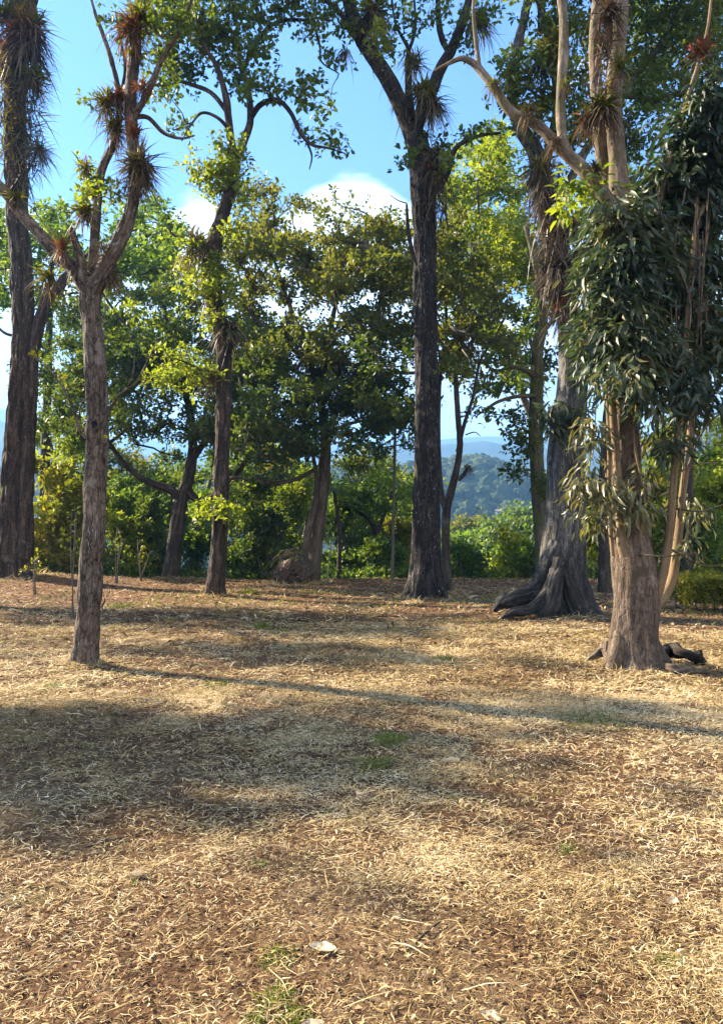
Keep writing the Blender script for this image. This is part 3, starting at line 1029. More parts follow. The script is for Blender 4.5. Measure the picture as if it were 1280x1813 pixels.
t.leafy(tp, 'leaf_yellow', n=5, L=.06, rad=.03, ratio=.45)
# the hollow knot on the trunk front
kb = MB()
kc = Wp(169, 752, 9.2 - .145)
a = np.linspace(0, 2 * math.pi, 20, endpoint=False)
limb(kb, np.array([kc + np.array([math.cos(x) * .042, -.012 * abs(math.sin(x)), math.sin(x) * .062]) for x in np.append(a, [0, .3])]), np.full(22, .014), sides=8, step=.02, bark=.003)
hollow = MB()
limb(hollow, np.array([kc + np.array([0, .035, .0]), kc + np.array([0, .02, 0]), kc + np.array([0, .012, 0])]), [.052, .05, .03], sides=14, step=.01)
kn = kb.build('knot', M['bark_plate'], t.root)
hollow.build('hollow', M['bark_black'], t.root)
fringe(t, [(205, 250, .15), (215, 190, .15), (190, 215, .15)], 'epi_dead', 130, .22, .012, .9, (0, -.5, -.3), .06)
fringe(t, [(130, 478, 0), (160, 470, 0), (200, 455, 0)], 'epi_dead', 150, .20, .012, .9, (0, -.7, -.2), .07)
t.done(bark_bm='twig')
bromeliad(247, 292, 8.95, 50, 'big round spiky grey airplant ball on the right limb of the forked foreground tree', 'epi_grey', ball=True, n=190, dead=.45, wfac=.05, name='airplant')
bromeliad(238, 238, 9.0, 30, 'pinkish red bromeliad tuft directly above the round airplant ball', 'epi_red', n=46, dead=.2, droop=.25, spike=1)
bromeliad(236, 52, 9.0, 44, 'olive red bromeliad high on the right limb of the forked foreground tree', 'epi_red', n=70, dead=.8, droop=.6, wfac=.06)
bromeliad(252, 30, 9.05, 40, 'yellow green bromeliad at the top edge above the forked foreground tree', 'epi_green', n=60, dead=.2, droop=.5)
bromeliad(190, 182, 9.2, 36, 'yellow green bromeliad where the rear limb of the forked tree bends upright', 'epi_green', n=60, dead=.6, droop=.5)
bromeliad(252, 158, 9.05, 28, 'orange red bromeliad in the crook right of the upright limb of the forked tree', 'epi_red', n=50, dead=.3, droop=.4, spike=1)
bromeliad(212, 172, 9.15, 30, 'rust coloured bromeliad wedged between the two upright limbs of the forked tree', 'epi_red', n=50, dead=.9, droop=.5)
bromeliad(205, 225, 9.25, 32, 'olive bromeliad on the slanting rear limb of the forked tree', 'epi_green', n=50, dead=.9, droop=.5)
bromeliad(152, 298, 9.3, 28, 'yellow green bromeliad with a red bract on top of the broken stub', 'epi_green', n=46, dead=.4, droop=.5, spike=1)
bromeliad(150, 372, 9.1, 34, 'olive bromeliad with orange base below the leafy sprig', 'epi_green', n=56, dead=.8, droop=.5)
bromeliad(110, 440, 9.0, 30, 'reddish bromeliad sprouting on the left limb just above the fork', 'epi_red', n=46, dead=.7, droop=.25, axis=(.4, -.3, 1))
bromeliad(88, 490, 9.0, 32, 'yellow bromeliad hanging under the left limb of the forked tree', 'epi_green', n=46, dead=.7, droop=.5, axis=(-.2, -.6, .4))
bromeliad(182, 440, 9.05, 24, 'thin grey airplant in the crotch right of the broken red stub', 'epi_grey', n=46, dead=.5, droop=.4, wfac=.05)
bromeliad(195, 492, 9.2, 30, 'dry brown bromeliad under the right limb of the fork', 'epi_dead', n=46, dead=.6, droop=.5, axis=(.6, .2, .2))
bromeliad(30, 350, 9.2, 26, 'yellow leaved bromeliad on the left limb in front of the far left trunk', 'epi_green', n=34, dead=.5, droop=.4)

# ---- C: thin dark trunk with leafy top
t = Tree('slim_tree', 19.4, (380, 1058), 'slim dark trunk left of centre with tufts of bright leaves and a twisting crown', 'bark_brown', seed=31)
t.limb([(380, 1060, 0, 36), (385, 1000, 0, 31), (391, 900, 0, 29), (394, 780, 0, 29), (397, 660, 0, 30), (395, 600, 0, 32), (382, 540, 0, 32), (376, 470, 0, 32), (385, 410, 0, 28), (402, 355, 0, 24), (412, 300, 0, 24), (413, 265, 0, 22)], sink=.2, sides=56, step=.04, bark=.045, bscale=9, flare=.6, flare_h=.22)
t.limb([(413, 275, 0, 16), (406, 220, 0, 15), (400, 170, -.2, 13), (385, 120, -.4, 10), (362, 80, -.5, 8), (350, 30, -.6, 5)], sides=18, step=.08, bark=.012)
t.limb([(415, 290, 0, 17), (432, 250, .1, 15), (444, 208, .1, 13), (438, 150, .2, 11), (425, 110, .3, 8), (420, 50, .4, 6), (415, -20, .4, 4)], sides=18, step=.08, bark=.012)
t.limb([(442, 212, .1, 11), (462, 185, 0, 10), (492, 178, -.1, 9), (515, 200, -.2, 8), (532, 235, -.3, 7), (552, 256, -.3, 6), (580, 262, -.3, 4), (612, 272, -.3, 2)], sides=12, step=.08)
t.limb([(540, 244, -.3, 5), (552, 275, -.2, 3.5), (548, 300, -.2, 2)], sides=8, step=.06)
t.limb([(404, 200, 0, 9), (375, 165, .3, 8), (340, 150, .4, 7), (305, 142, .4, 5), (280, 150, .4, 3)], sides=12, step=.08)
t.limb([(407, 230, 0, 8), (385, 208, -.2, 6), (358, 200, -.2, 5), (338, 222, -.3, 3.5), (322, 250, -.3, 2)], sides=12, step=.08)
t.limb([(432, 120, .3, 9), (452, 80, .4, 8), (480, 45, .4, 7), (520, 35, .4, 6), (552, 42, .4, 5), (566, 80, .3, 4), (570, 110, .3, 3), (600, 130, .3, 2)], sides=12, step=.08)
t.limb([(378, 440, 0, 9), (340, 428, -.3, 6), (308, 416, -.5, 4), (292, 392, -.5, 2)], sides=12, step=.06)
t.limb([(391, 860, -.1, 6), (415, 845, .3, 5), (440, 850, .6, 3)], sides=8, step=.08)
t.limb([(396, 660, 0, 7), (360, 655, -.4, 5), (325, 640, -.7, 3)], sides=8, step=.08)
tp = t.cluster([(290, 70, 45, 35), (350, 45, 50, 35), (410, 25, 60, 35), (380, 100, 50, 30), (330, 140, 40, 20), (300, 110, 30, 25), (450, 90, 35, 25), (478, 160, 40, 22), (530, 158, 40, 22), (572, 185, 26, 22), (560, 240, 30, 16), (598, 258, 24, 12), (585, 108, 20, 18), (505, 12, 45, 20), (545, 30, 35, 22), (280, 160, 30, 20), (325, 225, 22, 10), (440, 160, 25, 14), (470, 30, 30, 20), (430, 60, 50, 30), (370, 70, 40, 25), (320, 30, 40, 25), (410, 140, 40, 20), (400, -50, 90, 50), (520, -50, 60, 40), (280, -40, 70, 40)], dens=.60)
t.grow(tp, r0=.008, maxr=.06, wig=.2)
t.leafy(tp, 'leaf_oak', n=19, L=.145, ratio=.52, rad=.15)
tp = t.cluster([(402, 270, 28, 32), (378, 318, 42, 30), (350, 300, 25, 22), (420, 340, 28, 22), (362, 480, 46, 30), (395, 520, 28, 38), (335, 470, 28, 22), (345, 440, 25, 14), (395, 330, 30, 40), (385, 480, 34, 40, -.5), (400, 420, 24, 30, -.4), (412, 300, 26, 30, -.4), (350, 510, 36, 26), (375, 560, 24, 24, -.5)], dens=.8)
t.grow(tp, r0=.007, maxr=.04, wig=.2)
t.leafy(tp, 'leaf_lime', n=18, L=.125, ratio=.5, rad=.16)
tp = t.cluster([(325, 640, 46, 24), (350, 670, 35, 22), (300, 665, 30, 20), (392, 900, 34, 22), (420, 880, 20, 18), (365, 915, 18, 14)], dens=.8)
t.grow(tp, r0=.006, maxr=.03)
t.leafy(tp, 'leaf_lime', n=18, L=.13, ratio=.5, rad=.16)
fringe(t, [(372, 430, -.2), (376, 500, -.2), (392, 590, -.2)], 'epi_dead', 420, .4, .028, 1.0, (0, -.6, -.4), .24)
t.done(bark_bm='bark_far')
bromeliad(350, 432, 19.0, 40, 'pale straw bromeliad on the side branch of the slim dark trunk', 'epi_grey', n=60, dead=1.0, droop=.6)
bromeliad(408, 585, 19.1, 40, 'dark shaggy bromeliad skirt hanging halfway up the slim dark trunk', 'epi_grey', n=60, dead=.8, droop=.6, axis=(.2, -.6, .3))
bromeliad(372, 510, 19.1, 34, 'olive bromeliad buried in leaves on the slim dark trunk', 'epi_green', n=46, dead=1.2)
bromeliad(527, 220, 19.0, 15, 'tiny bromeliad on the drooping branch of the slim tree', 'epi_grey', n=30, dead=.4)
bromeliad(375, 672, 19.2, 30, 'reddish bromeliad low beside the slim dark trunk', 'epi_red', n=40, dead=.8, axis=(-.5, -.5, .6))

# ---- D: straight black trunk in the middle
t = Tree('tall_tree', 19, (750, 1060), 'tall straight black trunk right of centre forking high against the blue sky', 'bark_black', seed=41)
t.limb([(752, 1062, 0, 62), (753, 1010, 0, 56), (755, 900, 0, 52), (756, 760, 0, 47), (755, 640, 0, 44), (752, 520, 0, 43), (752, 420, 0, 43), (748, 340, 0, 46), (742, 280, 0, 44), (738, 240, 0, 42)], sink=.25, sides=72, step=.045, bark=.045, bscale=8, flare=.75, lobes=7, flare_h=.45)
t.limb([(740, 265, 0, 36), (722, 215, .05, 34), (700, 165, .1, 31), (668, 110, .1, 28), (640, 70, .1, 26), (622, 20, .15, 26), (610, -40, .2, 22), (570, -160, .3, 14)], sides=40, step=.06, bark=.025, bscale=10)
t.limb([(738, 250, 0, 24), (742, 215, -.1, 22), (762, 165, -.2, 24), (778, 125, -.2, 22), (800, 85, -.2, 20), (818, 40, -.2, 18), (835, -20, -.2, 15), (860, -130, -.2, 10)], sides=32, step=.06, bark=.02, bscale=10)
t.limb([(733, 235, .05, 16), (724, 170, .1, 15), (722, 110, .1, 12), (722, 85, .1, 9), (700, 40, .1, 5), (690, -30, .2, 4)], sides=18, step=.07, bark=.012)
t.limb([(722, 95, .1, 7), (735, 50, .1, 5), (732, -20, .2, 4)], sides=10, step=.07)
t.limb([(795, 95, -.2, 12), (780, 60, -.2, 12), (775, 0, -.2, 10), (780, -100, -.2, 7)], sides=16, step=.07, bark=.01)
t.limb([(768, 340, 0, 14), (790, 310, -.3, 12), (800, 275, -.4, 11), (815, 255, -.5, 9), (850, 240, -.6, 7), (885, 235, -.6, 5)], sides=14, step=.07, bark=.008)
t.limb([(738, 470, -.3, 5), (728, 440, -.35, 8), (722, 400, -.35, 7), (720, 362, -.35, 4)], sides=10, step=.06)
t.limb([(640, 75, .1, 14), (618, 50, 0, 12), (600, 20, 0, 9), (560, -10, 0, 6)], sides=12, step=.07)
t.limb([(720, 360, -.3, 2.5), (705, 355, -.2, 2), (690, 345, -.2, 1.2)], sides=6, step=.06)
tp = t.cluster([(600, 15, 45, 20), (650, 20, 30, 20), (565, 45, 30, 18), (620, 50, 18, 14), (700, 25, 40, 25), (735, 45, 30, 25), (780, 20, 30, 22), (850, 30, 35, 25), (690, 85, 18, 14), (640, -50, 80, 40), (760, -60, 80, 45), (870, -60, 70, 45), (560, -80, 70, 40), (820, 70, 22, 16)], dens=.52)
t.grow(tp, r0=.007, maxr=.04, wig=.2)
t.leafy(tp, 'leaf_oak', n=19, L=.13, ratio=.52, rad=.16)
tp = t.cluster([(870, 235, 28, 16), (835, 240, 22, 14), (800, 268, 22, 14), (785, 290, 14, 12), (716, 278, 8, 12), (770, 250, 16, 12)], dens=1.1)
t.grow(tp, r0=.006, maxr=.03, wig=.2)
t.leafy(tp, 'leaf_oak', n=12, L=.14, ratio=.52, rad=.12)
tp = t.cluster([(650, 1, 6, 6), (655, 45, 22, 28), (672, 75, 16, 20)], dens=1.5)
t.leafy(tp, 'leaf_yellow', n=12, L=.15, rad=.12)
fringe(t, [(768, 300, -.3), (770, 340, -.3), (768, 375, -.2)], 'epi_dead', 330, .55, .03, 1.1, (.2, -.4, -.5), .28)
fringe(t, [(640, 70, -.1), (700, 165, -.1), (730, 230, -.1)], 'epi_dead', 90, .30, .02, 1.1, (-.2, -.4, -.4), .2)
t.done(bark_bm='bark_far')
bromeliad(748, 165, 18.7, 40, 'olive bromeliad cluster filling the high fork of the tall black trunk', 'epi_green', n=80, dead=1.0, droop=.7)
bromeliad(732, 108, 18.8, 34, 'yellow green airplant on the middle stem above the fork', 'epi_green', n=60, dead=.7, droop=.7, wfac=.05)
bromeliad(762, 185, 18.6, 40, 'dark green airplant drooping right of the fork with hanging straps', 'epi_grey', n=70, dead=1.0, droop=1.0, axis=(.8, -.3, .2), wfac=.05)
bromeliad(660, 25, 18.7, 38, 'dark bromeliad with yellow leaves on the left limb of the tall black trunk', 'epi_green', n=70, dead=1.2, droop=.6)
bromeliad(612, 92, 18.8, 22, 'thin wispy airplant dangling from the left limb at the bend', 'epi_grey', n=40, dead=.6, droop=1.0, axis=(-.6, -.2, .1), wfac=.05)
bromeliad(768, 275, 18.5, 36, 'dark shaggy bromeliad where the right side branch leaves the black trunk', 'epi_grey', n=70, dead=1.3, droop=.6, axis=(.6, -.4, .5))
bromeliad(764, 300, 18.5, 32, 'reddish bromeliad above the bundle of hanging dead straps on the black trunk', 'epi_red', n=46, dead=1.2, droop=.6)
bromeliad(848, 35, 18.6, 40, 'large green airplant on the tip of the arching limb at the top', 'epi_green', n=80, dead=.8, droop=.9, wfac=.05)
bromeliad(700, 190, 18.85, 16, 'sparse airplant hanging under the left limb near the fork', 'epi_grey', n=24, dead=.6, droop=1.1, wfac=.05)

# ---- E: pale thin tree behind the black trunk
t = Tree('thin_tree', 21.5, (790, 1046), 'thin pale forked tree standing just behind the tall black trunk', 'bark_far', seed=51)
t.limb([(791, 1048, 0, 21), (790, 1000, 0, 17), (789, 940, 0, 16), (791, 900, 0, 16), (805, 845, 0, 13), (814, 790, 0, 12), (810, 730, 0, 11), (806, 640, .2, 9), (812, 560, .4, 7), (830, 480, .6, 5), (835, 420, .6, 3)], sink=.2, sides=24, step=.07, bark=.012, flare=.3, flare_h=.25)
t.limb([(789, 910, 0, 11), (780, 860, .1, 10), (776, 780, .2, 9), (778, 680, .3, 8), (790, 580, .3, 6), (785, 480, .3, 4)], sides=14, step=.08, bark=.008)
t.limb([(810, 800, 0, 8), (822, 750, -.2, 7), (838, 700, -.3, 6), (850, 640, -.3, 5), (880, 590, -.3, 4), (900, 540, -.3, 3)], sides=12, step=.08)
t.limb([(808, 690, .1, 6), (830, 640, .2, 5), (842, 570, .2, 4), (870, 520, .2, 3)], sides=10, step=.08)
t.limb([(812, 850, -.1, 8), (822, 838, -.2, 7), (832, 825, -.3, 3)], sides=10, step=.05)
t.limb([(824, 770, -.2, 3), (840, 765, -.3, 2), (850, 772, -.3, 1.5)], sides=6, step=.06)
t.limb([(812, 560, .4, 5), (790, 520, .5, 4), (775, 470, .5, 3)], sides=8, step=.08)
tp = t.pads([(820, 480, 65, 85), (840, 600, 70, 90), (790, 550, 40, 110), (800, 440, 60, 60)], 60, rx=(18, 34), dd=1.5)
t.grow(tp, r0=.011, maxr=.05, wig=.2)
t.leafy(tp, 'leaf_olive', n=14, L=.14, rad=.17)
t.done(bark_bm='bark_pale')
bromeliad(826, 828, 21.2, 16, 'small dry bromeliad on the broken stub of the thin pale tree', 'epi_dead', n=36, dead=.8, axis=(.6, -.2, .3))

# ---- F: buttressed trunk on the right
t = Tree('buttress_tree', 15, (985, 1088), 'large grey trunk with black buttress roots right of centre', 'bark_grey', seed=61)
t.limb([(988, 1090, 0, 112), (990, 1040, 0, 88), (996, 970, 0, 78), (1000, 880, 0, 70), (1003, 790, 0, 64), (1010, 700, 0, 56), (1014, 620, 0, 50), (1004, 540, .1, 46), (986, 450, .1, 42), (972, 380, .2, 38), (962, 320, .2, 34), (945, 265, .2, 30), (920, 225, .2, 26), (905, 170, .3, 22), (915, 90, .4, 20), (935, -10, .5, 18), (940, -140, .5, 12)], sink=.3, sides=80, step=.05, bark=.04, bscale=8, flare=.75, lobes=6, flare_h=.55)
t.limb([(985, 960, -.2, 40), (965, 1030, -.25, 44), (935, 1055, -.3, 36), (908, 1060, -.35, 40), (888, 1068, -.4, 26), (874, 1082, -.45, 8)], sides=40, step=.035, bark=.06, bscale=9, wob=.2)
t.limb([(992, 990, -.55, 26), (975, 1045, -.75, 28), (940, 1078, -.9, 22), (910, 1084, -1.0, 22), (892, 1092, -1.1, 14), (880, 1102, -1.15, 5)], sides=36, step=.035, bark=.045, bscale=10, wob=.22)
t.limb([(1000, 990, -.5, 36), (1012, 1050, -.6, 44), (1025, 1086, -.7, 40), (1040, 1100, -.75, 12)], sides=40, step=.035, bark=.06, bscale=9, wob=.2)
t.limb([(985, 1010, -.6, 30), (975, 1065, -.85, 36), (962, 1090, -.95, 28), (955, 1106, -1.0, 10)], sides=40, step=.035, bark=.05, bscale=9, wob=.2)
t.limb([(1008, 1000, -.1, 36), (1030, 1050, -.1, 40), (1046, 1082, -.15, 14)], sides=24, step=.05, bark=.02)
t.limb([(925, 1060, -.3, 10), (900, 1060, -.3, 8), (872, 1066, -.3, 3)], sides=12, step=.05)
t.limb([(962, 300, .2, 20), (985, 200, .5, 17), (978, 100, .8, 14), (960, 20, .9, 12), (950, -100, .9, 8)], sides=20, step=.08, bark=.01)
t.limb([(975, 390, .3, 18), (1040, 260, 1.0, 16), (1120, 140, 1.5, 14), (1180, 60, 1.8, 11), (1230, -60, 1.8, 8)], sides=20, step=.1, bark=.01)
t.limb([(1100, 170, 1.4, 10), (1190, 170, 1.6, 8), (1270, 120, 1.8, 6)], sides=12, step=.1)
tp = t.cluster([(930, 130, 45, 40), (985, 60, 50, 45), (1000, 150, 50, 50), (920, 190, 45, 22), (1030, 230, 50, 50), (970, 220, 40, 30), (1140, 90, 60, 60, 1.5), (1200, 50, 60, 50, 1.5), (1130, 190, 60, 50, 1.2), (1190, 150, 50, 50, 1.6), (1250, 110, 50, 50, 1.5), (1130, 10, 60, 40, 1.5), (1250, 10, 50, 40, 1.5), (1060, 60, 40, 60, 1.4), (980, -20, 60, 40), (1060, -60, 90, 50, 1), (1200, -70, 90, 50, 1.4), (1130, 260, 40, 35, 1.2), (900, 120, 25, 20)], dens=.66)
t.grow(tp, r0=.007, maxr=.05, wig=.18)
t.leafy(tp, 'leaf_dark', n=18, L=.135, ratio=.42, rad=.17)
fringe(t, [(962, 290, -.3), (975, 400, -.3), (990, 520, -.3)], 'epi_dead', 700, .45, .028, 1.1, (-.1, -.6, -.5), .3)
fringe(t, [(970, 460, -.3), (990, 520, -.3), (1000, 600, -.3)], 'epi_grey', 260, .4, .025, .8, (0, -.6, 0), .3)
# strap-leaved climber wrapped round the trunk
tp = t.cluster([(985, 735, 28, 22, -.45), (1030, 740, 22, 18, -.4), (1035, 665, 14, 25, -.4), (1028, 600, 18, 30, -.4), (985, 760, 16, 14, -.4)], dens=1.3)
t.leafy(tp, 'leaf_gum', n=9, L=.19, ratio=.3, rad=.09, shape=LEAF_B, droop=.9)
t.done(bark_bm='bark_far')
bromeliad(955, 300, 14.6, 40, 'dark green bromeliad topping the shaggy upper stem of the buttressed trunk', 'epi_green', n=70, dead=1.4, droop=.6)
bromeliad(962, 340, 14.6, 34, 'hanging dark bromeliad skirt on the upper buttressed trunk', 'epi_dead', n=80, dead=1.6, droop=.9)
bromeliad(1010, 400, 14.5, 36, 'orange tinged bromeliad at the left rim of the drooping blue green foliage', 'epi_red', n=50, dead=.6, droop=.5, axis=(.4, -.6, .7), spike=1)
bromeliad(1020, 455, 14.4, 36, 'golden bromeliad spreading below the orange tinged one', 'epi_green', n=50, dead=.6, droop=.5, axis=(.5, -.6, .5))
bromeliad(985, 480, 14.5, 42, 'brown dry bromeliad mass on the shaggy bend of the buttressed trunk', 'epi_dead', n=90, dead=1.4, droop=.8)
bromeliad(995, 545, 14.5, 34, 'dry reddish bromeliad at the lower end of the shaggy bend', 'epi_red', n=50, dead=1.6, droop=.8)
bromeliad(965, 100, 14.9, 44, 'large dark bromeliad against the sky left of the pale upright limb', 'epi_green', n=80, dead=1.2, droop=.7)
bromeliad(905, 130, 14.9, 30, 'dark wispy airplant above the arching pale limb', 'epi_grey', n=50, dead=.5, droop=.9, wfac=.05)
bromeliad(985, 70, 14.8, 34, 'green bromeliad tuft just left of the pale upright limb near the top', 'epi_green', n=60, dead=.8, droop=.6)

# ---- G: gum tree with shoots on the right
t = Tree('gum_tree', 9.1, (1120, 1180), 'pale plated gum tree on the right hung with long drooping blue green leaves', 'bark_gum', seed=71)
t.limb([(1118, 1184, 0, 90), (1120, 1130, 0, 80), (1123, 1060, 0, 78), (1122, 1000, 0, 74), (1112, 930, 0, 62), (1106, 850, 0, 56), (1104, 740, 0, 54), (1108, 620, .05, 52), (1112, 500, .05, 50), (1105, 400, 0, 44), (1098, 345, -.02, 30)], sink=.12, sides=112, step=.016, bark=.018, bscale=9, wob=.16, flare=.50, lobes=7, flare_h=.16)
tm0 = t.tm
t.tm = MB()
t.limb([(1106, 410, 0, 40), (1095, 330, -.02, 35), (1092, 270, -.02, 32), (1085, 200, 0, 31), (1088, 120, .03, 31), (1096, 40, .05, 30), (1100, -60, .1, 26), (1110, -220, .1, 16)], sides=44, step=.03, bark=.008, bscale=14, wob=.12)
t.limb([(1108, 430, .1, 30), (1080, 350, .15, 26), (1062, 250, .15, 24), (1056, 170, .15, 22), (1052, 80, .15, 22), (1058, -20, .2, 20), (1050, -150, .2, 12)], sides=36, step=.03, bark=.006, bscale=16)
t.limb([(1106, 430, -.05, 30), (1070, 350, -.1, 28), (1032, 300, -.12, 25), (990, 262, -.12, 21), (952, 222, -.1, 19), (905, 198, -.08, 17), (878, 160, -.05, 16), (846, 120, 0, 14), (820, 104, .05, 11), (795, 112, .1, 8), (770, 125, .2, 6)], sides=36, step=.03, bark=.006, bscale=16)
t.limb([(1010, 285, -.1, 20), (996, 245, -.08, 18), (992, 190, -.05, 18), (996, 120, -.02, 18), (998, 50, 0, 17), (992, -20, .05, 15), (985, -140, .1, 9)], sides=32, step=.03, bark=.005, bscale=16)
t.limb([(848, 118, 0, 9), (842, 70, .1, 8), (838, 20, .1, 6), (840, -40, .1, 4)], sides=14, step=.04)
t.tm.build('limb', M['bark_smooth'], t.root)
t.tm = tm0
# root swells
for a in ((1080, 1190, -.18, 1100, 1120, 26), (1120, 1195, -.25, 1122, 1130, 22), (1160, 1190, -.12, 1148, 1120, 26), (1182, 1180, .05, 1150, 1125, 22)):
    t.limb([(a[3], a[4], a[2] * .5, a[5]), ((a[0] + a[3]) / 2, a[1] - 22, a[2] * .85, a[5] * 1.1), (a[0], a[1] - 4, a[2], a[5] * .8), (a[0] + (a[0] - 1120) * .2, a[1] + 6, a[2] * 1.2, 4)], sides=24, step=.02, bark=.006, bscale=16)
shoots = [
    [(1106, 985, -.28, 20), (1098, 950, -.30, 16), (1096, 890, -.27, 14), (1090, 800, -.22, 14), (1083, 700, -.20, 13), (1086, 620, -.15, 11), (1080, 520, -.15, 8)],
    [(1084, 985, -.2, 7), (1078, 900, -.18, 8), (1078, 790, -.15, 8), (1074, 690, -.12, 7), (1070, 600, -.1, 5)],
    [(1152, 1085, -.05, 16), (1168, 1040, -.12, 15), (1180, 980, -.16, 15), (1188, 900, -.16, 14), (1196, 800, -.14, 13), (1208, 690, -.12, 12), (1215, 580, -.1, 10), (1225, 460, 0, 8), (1235, 340, .1, 6)],
    [(1160, 1075, .15, 16), (1188, 1030, .22, 17), (1200, 950, .22, 15), (1208, 870, .2, 13), (1220, 780, .2, 12), (1228, 680, .2, 10), (1228, 560, .2, 8), (1250, 420, .2, 6), (1262, 280, .2, 5)],
    [(1130, 960, -.2, 7), (1140, 880, -.25, 5), (1122, 780, -.25, 4), (1128, 700, -.2, 3)],
    [(1150, 430, .1, 12), (1180, 300, .1, 10), (1215, 180, .1, 8), (1250, 60, .1, 6), (1262, -40, .1, 4)],
]
sm = MB(); tm0 = t.tm
for sh in shoots:
    t.tm = MB()
    t.limb(sh, sides=20, step=.03, bark=.002, bscale=20, wob=.06)
    t.tm.build('shoot', M['bark_tan'], t.root)
t.tm = tm0
tw = [[(1096, 900, -.25, 4), (1076, 860, -.35, 3), (1050, 835, -.4, 2)], [(1196, 840, -.15, 4), (1230, 822, -.2, 3), (1270, 820, -.2, 2)], [(1190, 900, -.1, 4), (1240, 905, -.2, 3), (1290, 890, -.2, 2)],
      [(1120, 980, -.2, 4), (1170, 985, -.4, 3), (1230, 980, -.4, 2)], [(1205, 860, .2, 4), (1240, 770, .1, 3), (1290, 715, .1, 2)], [(1182, 970, -.1, 4), (1240, 1000, 0, 3), (1285, 1000, 0, 2)], [(1212, 720, .1, 5), (1250, 735, .1, 4), (1285, 725, .1, 3)]]
vr = np.random.default_rng(17)
for i in range(16):
    vx = vr.uniform(1040, 1275); vy = vr.uniform(330, 560); vd = vr.uniform(-.45, .1)
    tw.append([(vx, vy, vd, 3), (vx + vr.normal(0, 8), vy + 110, vd - .05, 2.6), (vx + vr.normal(0, 10), vy + 220, vd, 2.2), (vx + vr.normal(0, 12), vy + vr.uniform(280, 420), vd, 1.4)])
for sh in tw:
    t.limb(sh, sides=8, step=.04)
tp = t.cluster([(1090, 400, 38, 50), (1095, 480, 50, 55), (1140, 430, 55, 60), (1130, 540, 60, 60), (1190, 400, 50, 60), (1195, 510, 55, 60), (1245, 480, 45, 70), (1070, 560, 35, 50), (1090, 620, 50, 45), (1150, 630, 55, 45), (1215, 610, 55, 50), (1260, 600, 35, 60), (1235, 240, 42, 60), (1265, 180, 30, 60), (1200, 300, 42, 50), (1255, 340, 40, 60), (1160, 340, 35, 40), (1060, 440, 18, 40), (1095, 390, 34, 36, -.5), (1110, 460, 36, 40, -.55), (1085, 520, 34, 40, -.5), (1125, 570, 36, 40, -.55), (1095, 620, 34, 34, -.5), (1060, 600, 24, 40, -.3), (1130, 660, 28, 26, -.5), (1050, 500, 20, 40, -.2), (1080, 670, 18, 24, -.4)], dens=1.05, dz=.8)
t.grow(tp, r0=.004, maxr=.02, wig=.15)
t.leafy(tp, 'leaf_gum', n=13, L=.165, ratio=.27, rad=.12, shape=LEAF_B, droop=1.0, up=.4)
tp = t.cluster([(1225, 680, 40, 35), (1175, 690, 30, 25), (1100, 660, 28, 20), (1210, 740, 30, 35), (1250, 700, 30, 40), (1150, 700, 25, 30), (1190, 790, 24, 30), (1150, 780, 18, 25)], dens=.8, dz=.8)
t.grow(tp, r0=.003, maxr=.012)
t.leafy(tp, 'leaf_gum', n=8, L=.16, ratio=.26, rad=.11, shape=LEAF_B, droop=1.2, up=.4)
tp = t.cluster([(1050, 790, 28, 40, -.3), (1040, 850, 28, 30, -.3), (1075, 870, 35, 25, -.4), (1110, 890, 30, 28, -.4), (1060, 920, 30, 20, -.3), (1020, 880, 12, 50, -.3), (1140, 900, 25, 30, -.3), (1130, 850, 25, 25, -.3), (1035, 760, 15, 25, -.3), (1220, 900, 25, 30, .1), (1215, 960, 20, 25, .1)], dens=.65)
t.grow(tp, r0=.003, maxr=.010)
t.leafy(tp, 'leaf_gum_pale', n=7, L=.155, ratio=.22, rad=.09, shape=LEAF_B, droop=1.3, up=.4)
tp = t.cluster([(1040, 345, 20, 30), (1010, 330, 22, 22), (1000, 370, 20, 20), (1060, 330, 12, 20)], dens=1.0)
t.grow(tp, r0=.003, maxr=.010)
t.leafy(tp, 'leaf_lime', n=7, L=.13, ratio=.36, rad=.07, shape=LEAF_B, droop=.4)
fringe(t, [(1070, 0, -.1), (1072, 110, -.1), (1068, 200, -.1)], 'epi_dead', 240, .28, .014, 1.1, (0, -.5, -.4), .10)
t.done(bark_bm='twig')
bromeliad(1098, 118, 8.85, 32, 'dark green spiky airplant on the front of the twin pale stems', 'epi_green', n=60, dead=.6, droop=.5, wfac=.05)
bromeliad(1065, 190, 8.9, 44, 'olive brown bromeliad between the two pale upright stems', 'epi_green', n=80, dead=.9, droop=.5, axis=(0, -.4, .9))
bromeliad(1040, 215, 8.95, 34, 'reddish brown airplant left of the two pale upright stems', 'epi_red', n=60, dead=.8, droop=.5, wfac=.05)
bromeliad(1055, 300, 8.85, 28, 'pale grey airplant where the arching limb meets the gum trunk', 'epi_grey', n=50, dead=.6, droop=.5)
bromeliad(1240, 95, 8.8, 34, 'orange and red upright bromeliad at the upper right edge', 'epi_red', n=50, dead=.3, droop=.15, spike=2)
bromeliad(1080, 20, 8.9, 34, 'brown bromeliad tangle at the top between the pale stems', 'epi_dead', n=60, dead=1.0, droop=.6)
bromeliad(875, 150, 8.95, 24, 'small olive airplant on the bend of the arching pale limb', 'epi_green', n=50, dead=.8, droop=.8, wfac=.05)
bromeliad(982, 250, 8.85, 24, 'brown airplant at the foot of the pale upright limb', 'epi_dead', n=50, dead=.9, droop=.8, wfac=.05)
bromeliad(1000, 150, 8.9, 18, 'small olive airplant halfway up the pale upright limb', 'epi_green', n=40, dead=.8, droop=.8, wfac=.05)
bromeliad(935, 200, 8.9, 30, 'fine dark airplant row on top of the arching pale limb', 'epi_grey', n=60, dead=.4, droop=.5, wfac=.05)

